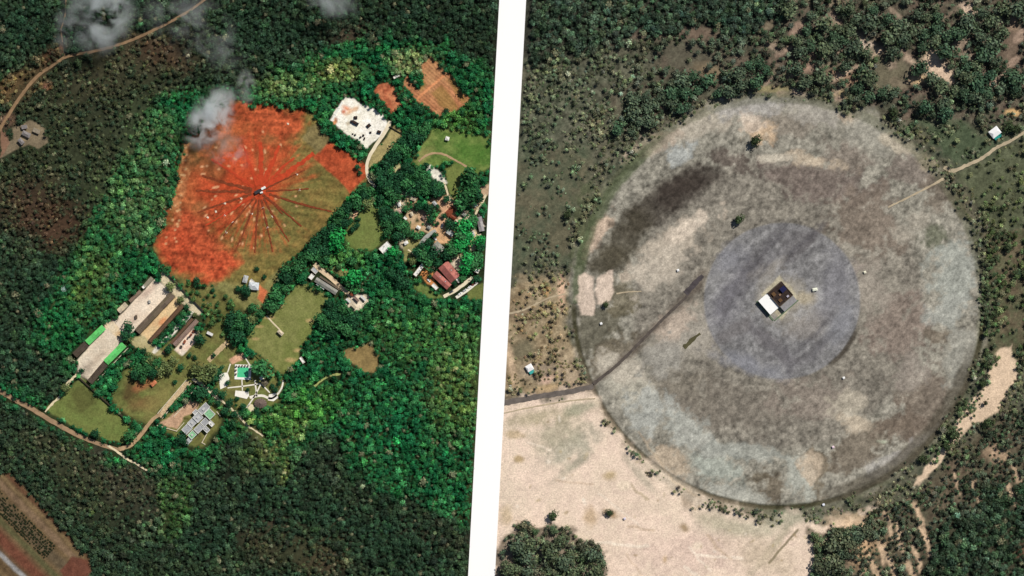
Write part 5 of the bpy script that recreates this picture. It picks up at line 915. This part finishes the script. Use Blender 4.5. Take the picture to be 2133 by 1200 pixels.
r = RNG.uniform(5.5, 8.5, X.shape); ok = (bil(D, X, Y) > .7) & (RNG.random(X.shape) < .5) & ((X + r < 1040 - 65 * Y / 1200) | (X - r * 2.1 > 1096 - 65 * Y / 1200))
pts_x.append(X[ok]); pts_y.append(Y[ok]); pts_r.append(r[ok])
X = np.concatenate(pts_x); Y = np.concatenate(pts_y); Rr = np.concatenate(pts_r)
tint = bil(V, X, Y) * 2.1 * np.exp(RNG.normal(.05, .45, X.shape))[:, None] * np.exp(RNG.normal(0, .08, (len(X), 3))); tint *= (1 + .35 * NZ[9].fbm(X, Y, 22, 2))[:, None]
mixk = (RNG.random(len(X)) < .35) & (X < 1068 - 65 * Y / 1200); tint[mixk] = tint[mixk] * .45 + .55 * np.where((poly_sd(BRIGHT, X[mixk], Y[mixk]) > 0)[:, None], lin((20, 88, 56)), lin((38, 60, 46))) * 2.1
sml = RNG.random(len(X)) < .3; Rr[sml] *= .62
dead = RNG.random(len(X)) < .025; tint[dead] = tint[dead] * .3 + lin((150, 146, 120)) * .9
tint = np.clip(tint, .006, .6)
var_col = bpy.data.collections.new('crown_kinds')
for k, me in enumerate(CR_I): var_col.objects.link(bpy.data.objects.new('crown_kind', me))
ng = bpy.data.node_groups.new('scatter_crowns', 'GeometryNodeTree')
ng.interface.new_socket('Geometry', in_out='INPUT', socket_type='NodeSocketGeometry'); ng.interface.new_socket('Geometry', in_out='OUTPUT', socket_type='NodeSocketGeometry')
gi = ng.nodes.new('NodeGroupInput'); go = ng.nodes.new('NodeGroupOutput'); iop = ng.nodes.new('GeometryNodeInstanceOnPoints'); ci = ng.nodes.new('GeometryNodeCollectionInfo')
ci.inputs['Collection'].default_value = var_col; ci.inputs['Separate Children'].default_value = True; ci.inputs['Reset Children'].default_value = True
iop.inputs['Pick Instance'].default_value = True
def named(nm, tp): n = ng.nodes.new('GeometryNodeInputNamedAttribute'); n.data_type = tp; n.inputs['Name'].default_value = nm; return n.outputs['Attribute']
ng.links.new(gi.outputs[0], iop.inputs['Points']); ng.links.new(ci.outputs[0], iop.inputs['Instance'])
ng.links.new(named('kind_index', 'INT'), iop.inputs['Instance Index']); ng.links.new(named('turn', 'FLOAT_VECTOR'), iop.inputs['Rotation']); ng.links.new(named('size', 'FLOAT_VECTOR'), iop.inputs['Scale']); ng.links.new(iop.outputs[0], go.inputs[0])
isl = X < (1068 - 65 * Y / 1200); inb = np.zeros(X.shape, bool); inb[:] = poly_sd(BRIGHT, X, Y) > 0
for nm, lb, ct, sel in (('bright_woodland', 'bright green woodland inside the left site', 'woodland', isl & inb), ('dimmed_woodland', 'dimmed green woods and scrub around the left site', 'woodland', isl & ~inb), ('dry_scrub', 'grey green dry scrub around the round clearing', 'scrub', ~isl)):
    n = int(sel.sum()); me = bpy.data.meshes.new(nm); me.vertices.add(n)
    r = Rr[sel] * PXM; zc = r * np.where(r > 1.6, .9, .15) + RNG.uniform(0, 2.6, n) * (r > 1.6)
    me.vertices.foreach_set('co', np.stack([(X[sel] - W_PX / 2) * PXM, (H_PX / 2 - Y[sel]) * PXM, zc], -1).astype(np.float32).ravel())
    def put(k, tp, arr, f): a = me.attributes.new(k, tp, 'POINT'); a.data.foreach_set(f, np.ascontiguousarray(arr).ravel())
    put('kind_index', 'INT', RNG.integers(0, 8, n).astype(np.int32), 'value')
    put('turn', 'FLOAT_VECTOR', np.stack([np.zeros(n), np.zeros(n), RNG.random(n) * 6.28], -1).astype(np.float32), 'vector')
    put('size', 'FLOAT_VECTOR', np.stack([r, r * RNG.uniform(.85, 1.1, n), r * RNG.uniform(.8, 1.35, n)], -1).astype(np.float32), 'vector')
    put('tint', 'FLOAT_COLOR', np.concatenate([tint[sel], np.ones((n, 1))], 1).astype(np.float32), 'color')
    o = obj(nm, me); md = o.modifiers.new('scatter', 'NODES'); md.node_group = ng; tag(o, lb, ct, kind='stuff'); print(nm, n)

ox = []
for row in range(7):
    for k in range(70):
        u = -27 - row * 5.2 + random.uniform(-.8, .8); v = 14 + k * 3.3 + random.uniform(-1, 1)
        x, y = u * .714 + v * .714, 985 - u * .714 + v * .714
        if random.random() < .72 and 0 < v < 190: ox.append((x, y, random.uniform(.7, 1.25)))
n = len(ox); oa = np.array(ox); me = bpy.data.meshes.new('orchard_bushes'); me.vertices.add(n); r = oa[:, 2]
me.vertices.foreach_set('co', np.stack([(oa[:, 0] - W_PX / 2) * PXM, (H_PX / 2 - oa[:, 1]) * PXM, r * .6], -1).astype(np.float32).ravel())
put('kind_index', 'INT', RNG.integers(0, 8, n).astype(np.int32), 'value'); put('turn', 'FLOAT_VECTOR', np.stack([np.zeros(n), np.zeros(n), RNG.random(n) * 6.28], -1).astype(np.float32), 'vector')
put('size', 'FLOAT_VECTOR', np.stack([r, r, r], -1).astype(np.float32), 'vector'); put('tint', 'FLOAT_COLOR', np.tile(np.array([*(lin((40, 48, 30)) * 1.6), 1], np.float32), (n, 1)), 'color')
o = obj('orchard_bushes', me); md = o.modifiers.new('scatter', 'NODES'); md.node_group = ng; tag(o, 'rows of small dark bushes in the strip field at lower left', 'bushes', kind='stuff')

# ------------------------------------------------------------------ smoke drifting over the left site
def smoke(name, label, x, y, z, rx, ry, rz, ang, dens, scale, thr):
    bm = bmesh.new(); bmesh.ops.create_icosphere(bm, subdivisions=3, radius=1.0); me = bpy.data.meshes.new(name); bm.to_mesh(me); bm.free()
    m = bpy.data.materials.new(name); m.use_nodes = True; nt = m.node_tree; N = nt.nodes; L = nt.links
    N.remove(N['Principled BSDF']); pv = N.new('ShaderNodeVolumePrincipled'); pv.inputs['Color'].default_value = (.92, .95, .96, 1); pv.inputs['Anisotropy'].default_value = .2
    tc = N.new('ShaderNodeTexCoord'); ln = N.new('ShaderNodeVectorMath'); ln.operation = 'LENGTH'; L.new(tc.outputs['Object'], ln.inputs[0])
    fo = N.new('ShaderNodeMapRange'); fo.interpolation_type = 'SMOOTHSTEP'; fo.inputs['From Min'].default_value = 1.0; fo.inputs['From Max'].default_value = .15; L.new(ln.outputs['Value'], fo.inputs['Value'])
    ge = N.new('ShaderNodeNewGeometry'); nz = N.new('ShaderNodeTexNoise'); nz.inputs['Scale'].default_value = scale; nz.inputs['Detail'].default_value = 5; nz.inputs['Roughness'].default_value = .6; nz.inputs['Distortion'].default_value = .6
    L.new(ge.outputs['Position'], nz.inputs['Vector'])
    mr = N.new('ShaderNodeMapRange'); mr.inputs['From Min'].default_value = thr; mr.inputs['From Max'].default_value = .66; mr.inputs['To Max'].default_value = dens; L.new(nz.outputs['Fac'], mr.inputs['Value'])
    mu = N.new('ShaderNodeMath'); mu.operation = 'MULTIPLY'; L.new(fo.outputs[0], mu.inputs[0]); L.new(mr.outputs[0], mu.inputs[1]); L.new(mu.outputs[0], pv.inputs['Density'])
    L.new(pv.outputs[0], N['Material Output'].inputs['Volume']); me.materials.append(m)
    o = obj(name, me, None, P(x, y, z), math.radians(-ang), (rx * PXM, ry * PXM, rz)); tag(o, label, 'smoke', kind='stuff'); return o
smoke('smoke_plume', 'thick grey smoke drifting over the dark woods at upper left', 226, 36, 38, 84, 104, 13, 25, .22, .045, .42)
smoke('smoke_plume', 'white smoke puff over the upper left corner of the red field', 450, 250, 34, 52, 84, 12, 35, .5, .07, .44)
smoke('smoke_plume', 'faint smoke veil over the red trenches', 482, 318, 34, 62, 50, 10, 30, .10, .06, .44)
smoke('smoke_plume', 'faint grey smoke at the top edge above the woods', 690, 8, 38, 80, 46, 10, 20, .12, .05, .44)
smoke('smoke_plume', 'thin smoke veil along the upper dirt road', 420, 70, 38, 150, 80, 10, 30, .085, .035, .44)
smoke('smoke_plume', 'small smoke wisp above the red field edge', 520, 188, 32, 26, 46, 8, 0, .16, .07, .42)
smoke('smoke_plume', 'thin smoke streak left of the dirt road fork', 150, 60, 36, 34, 80, 9, 8, .07, .05, .44)
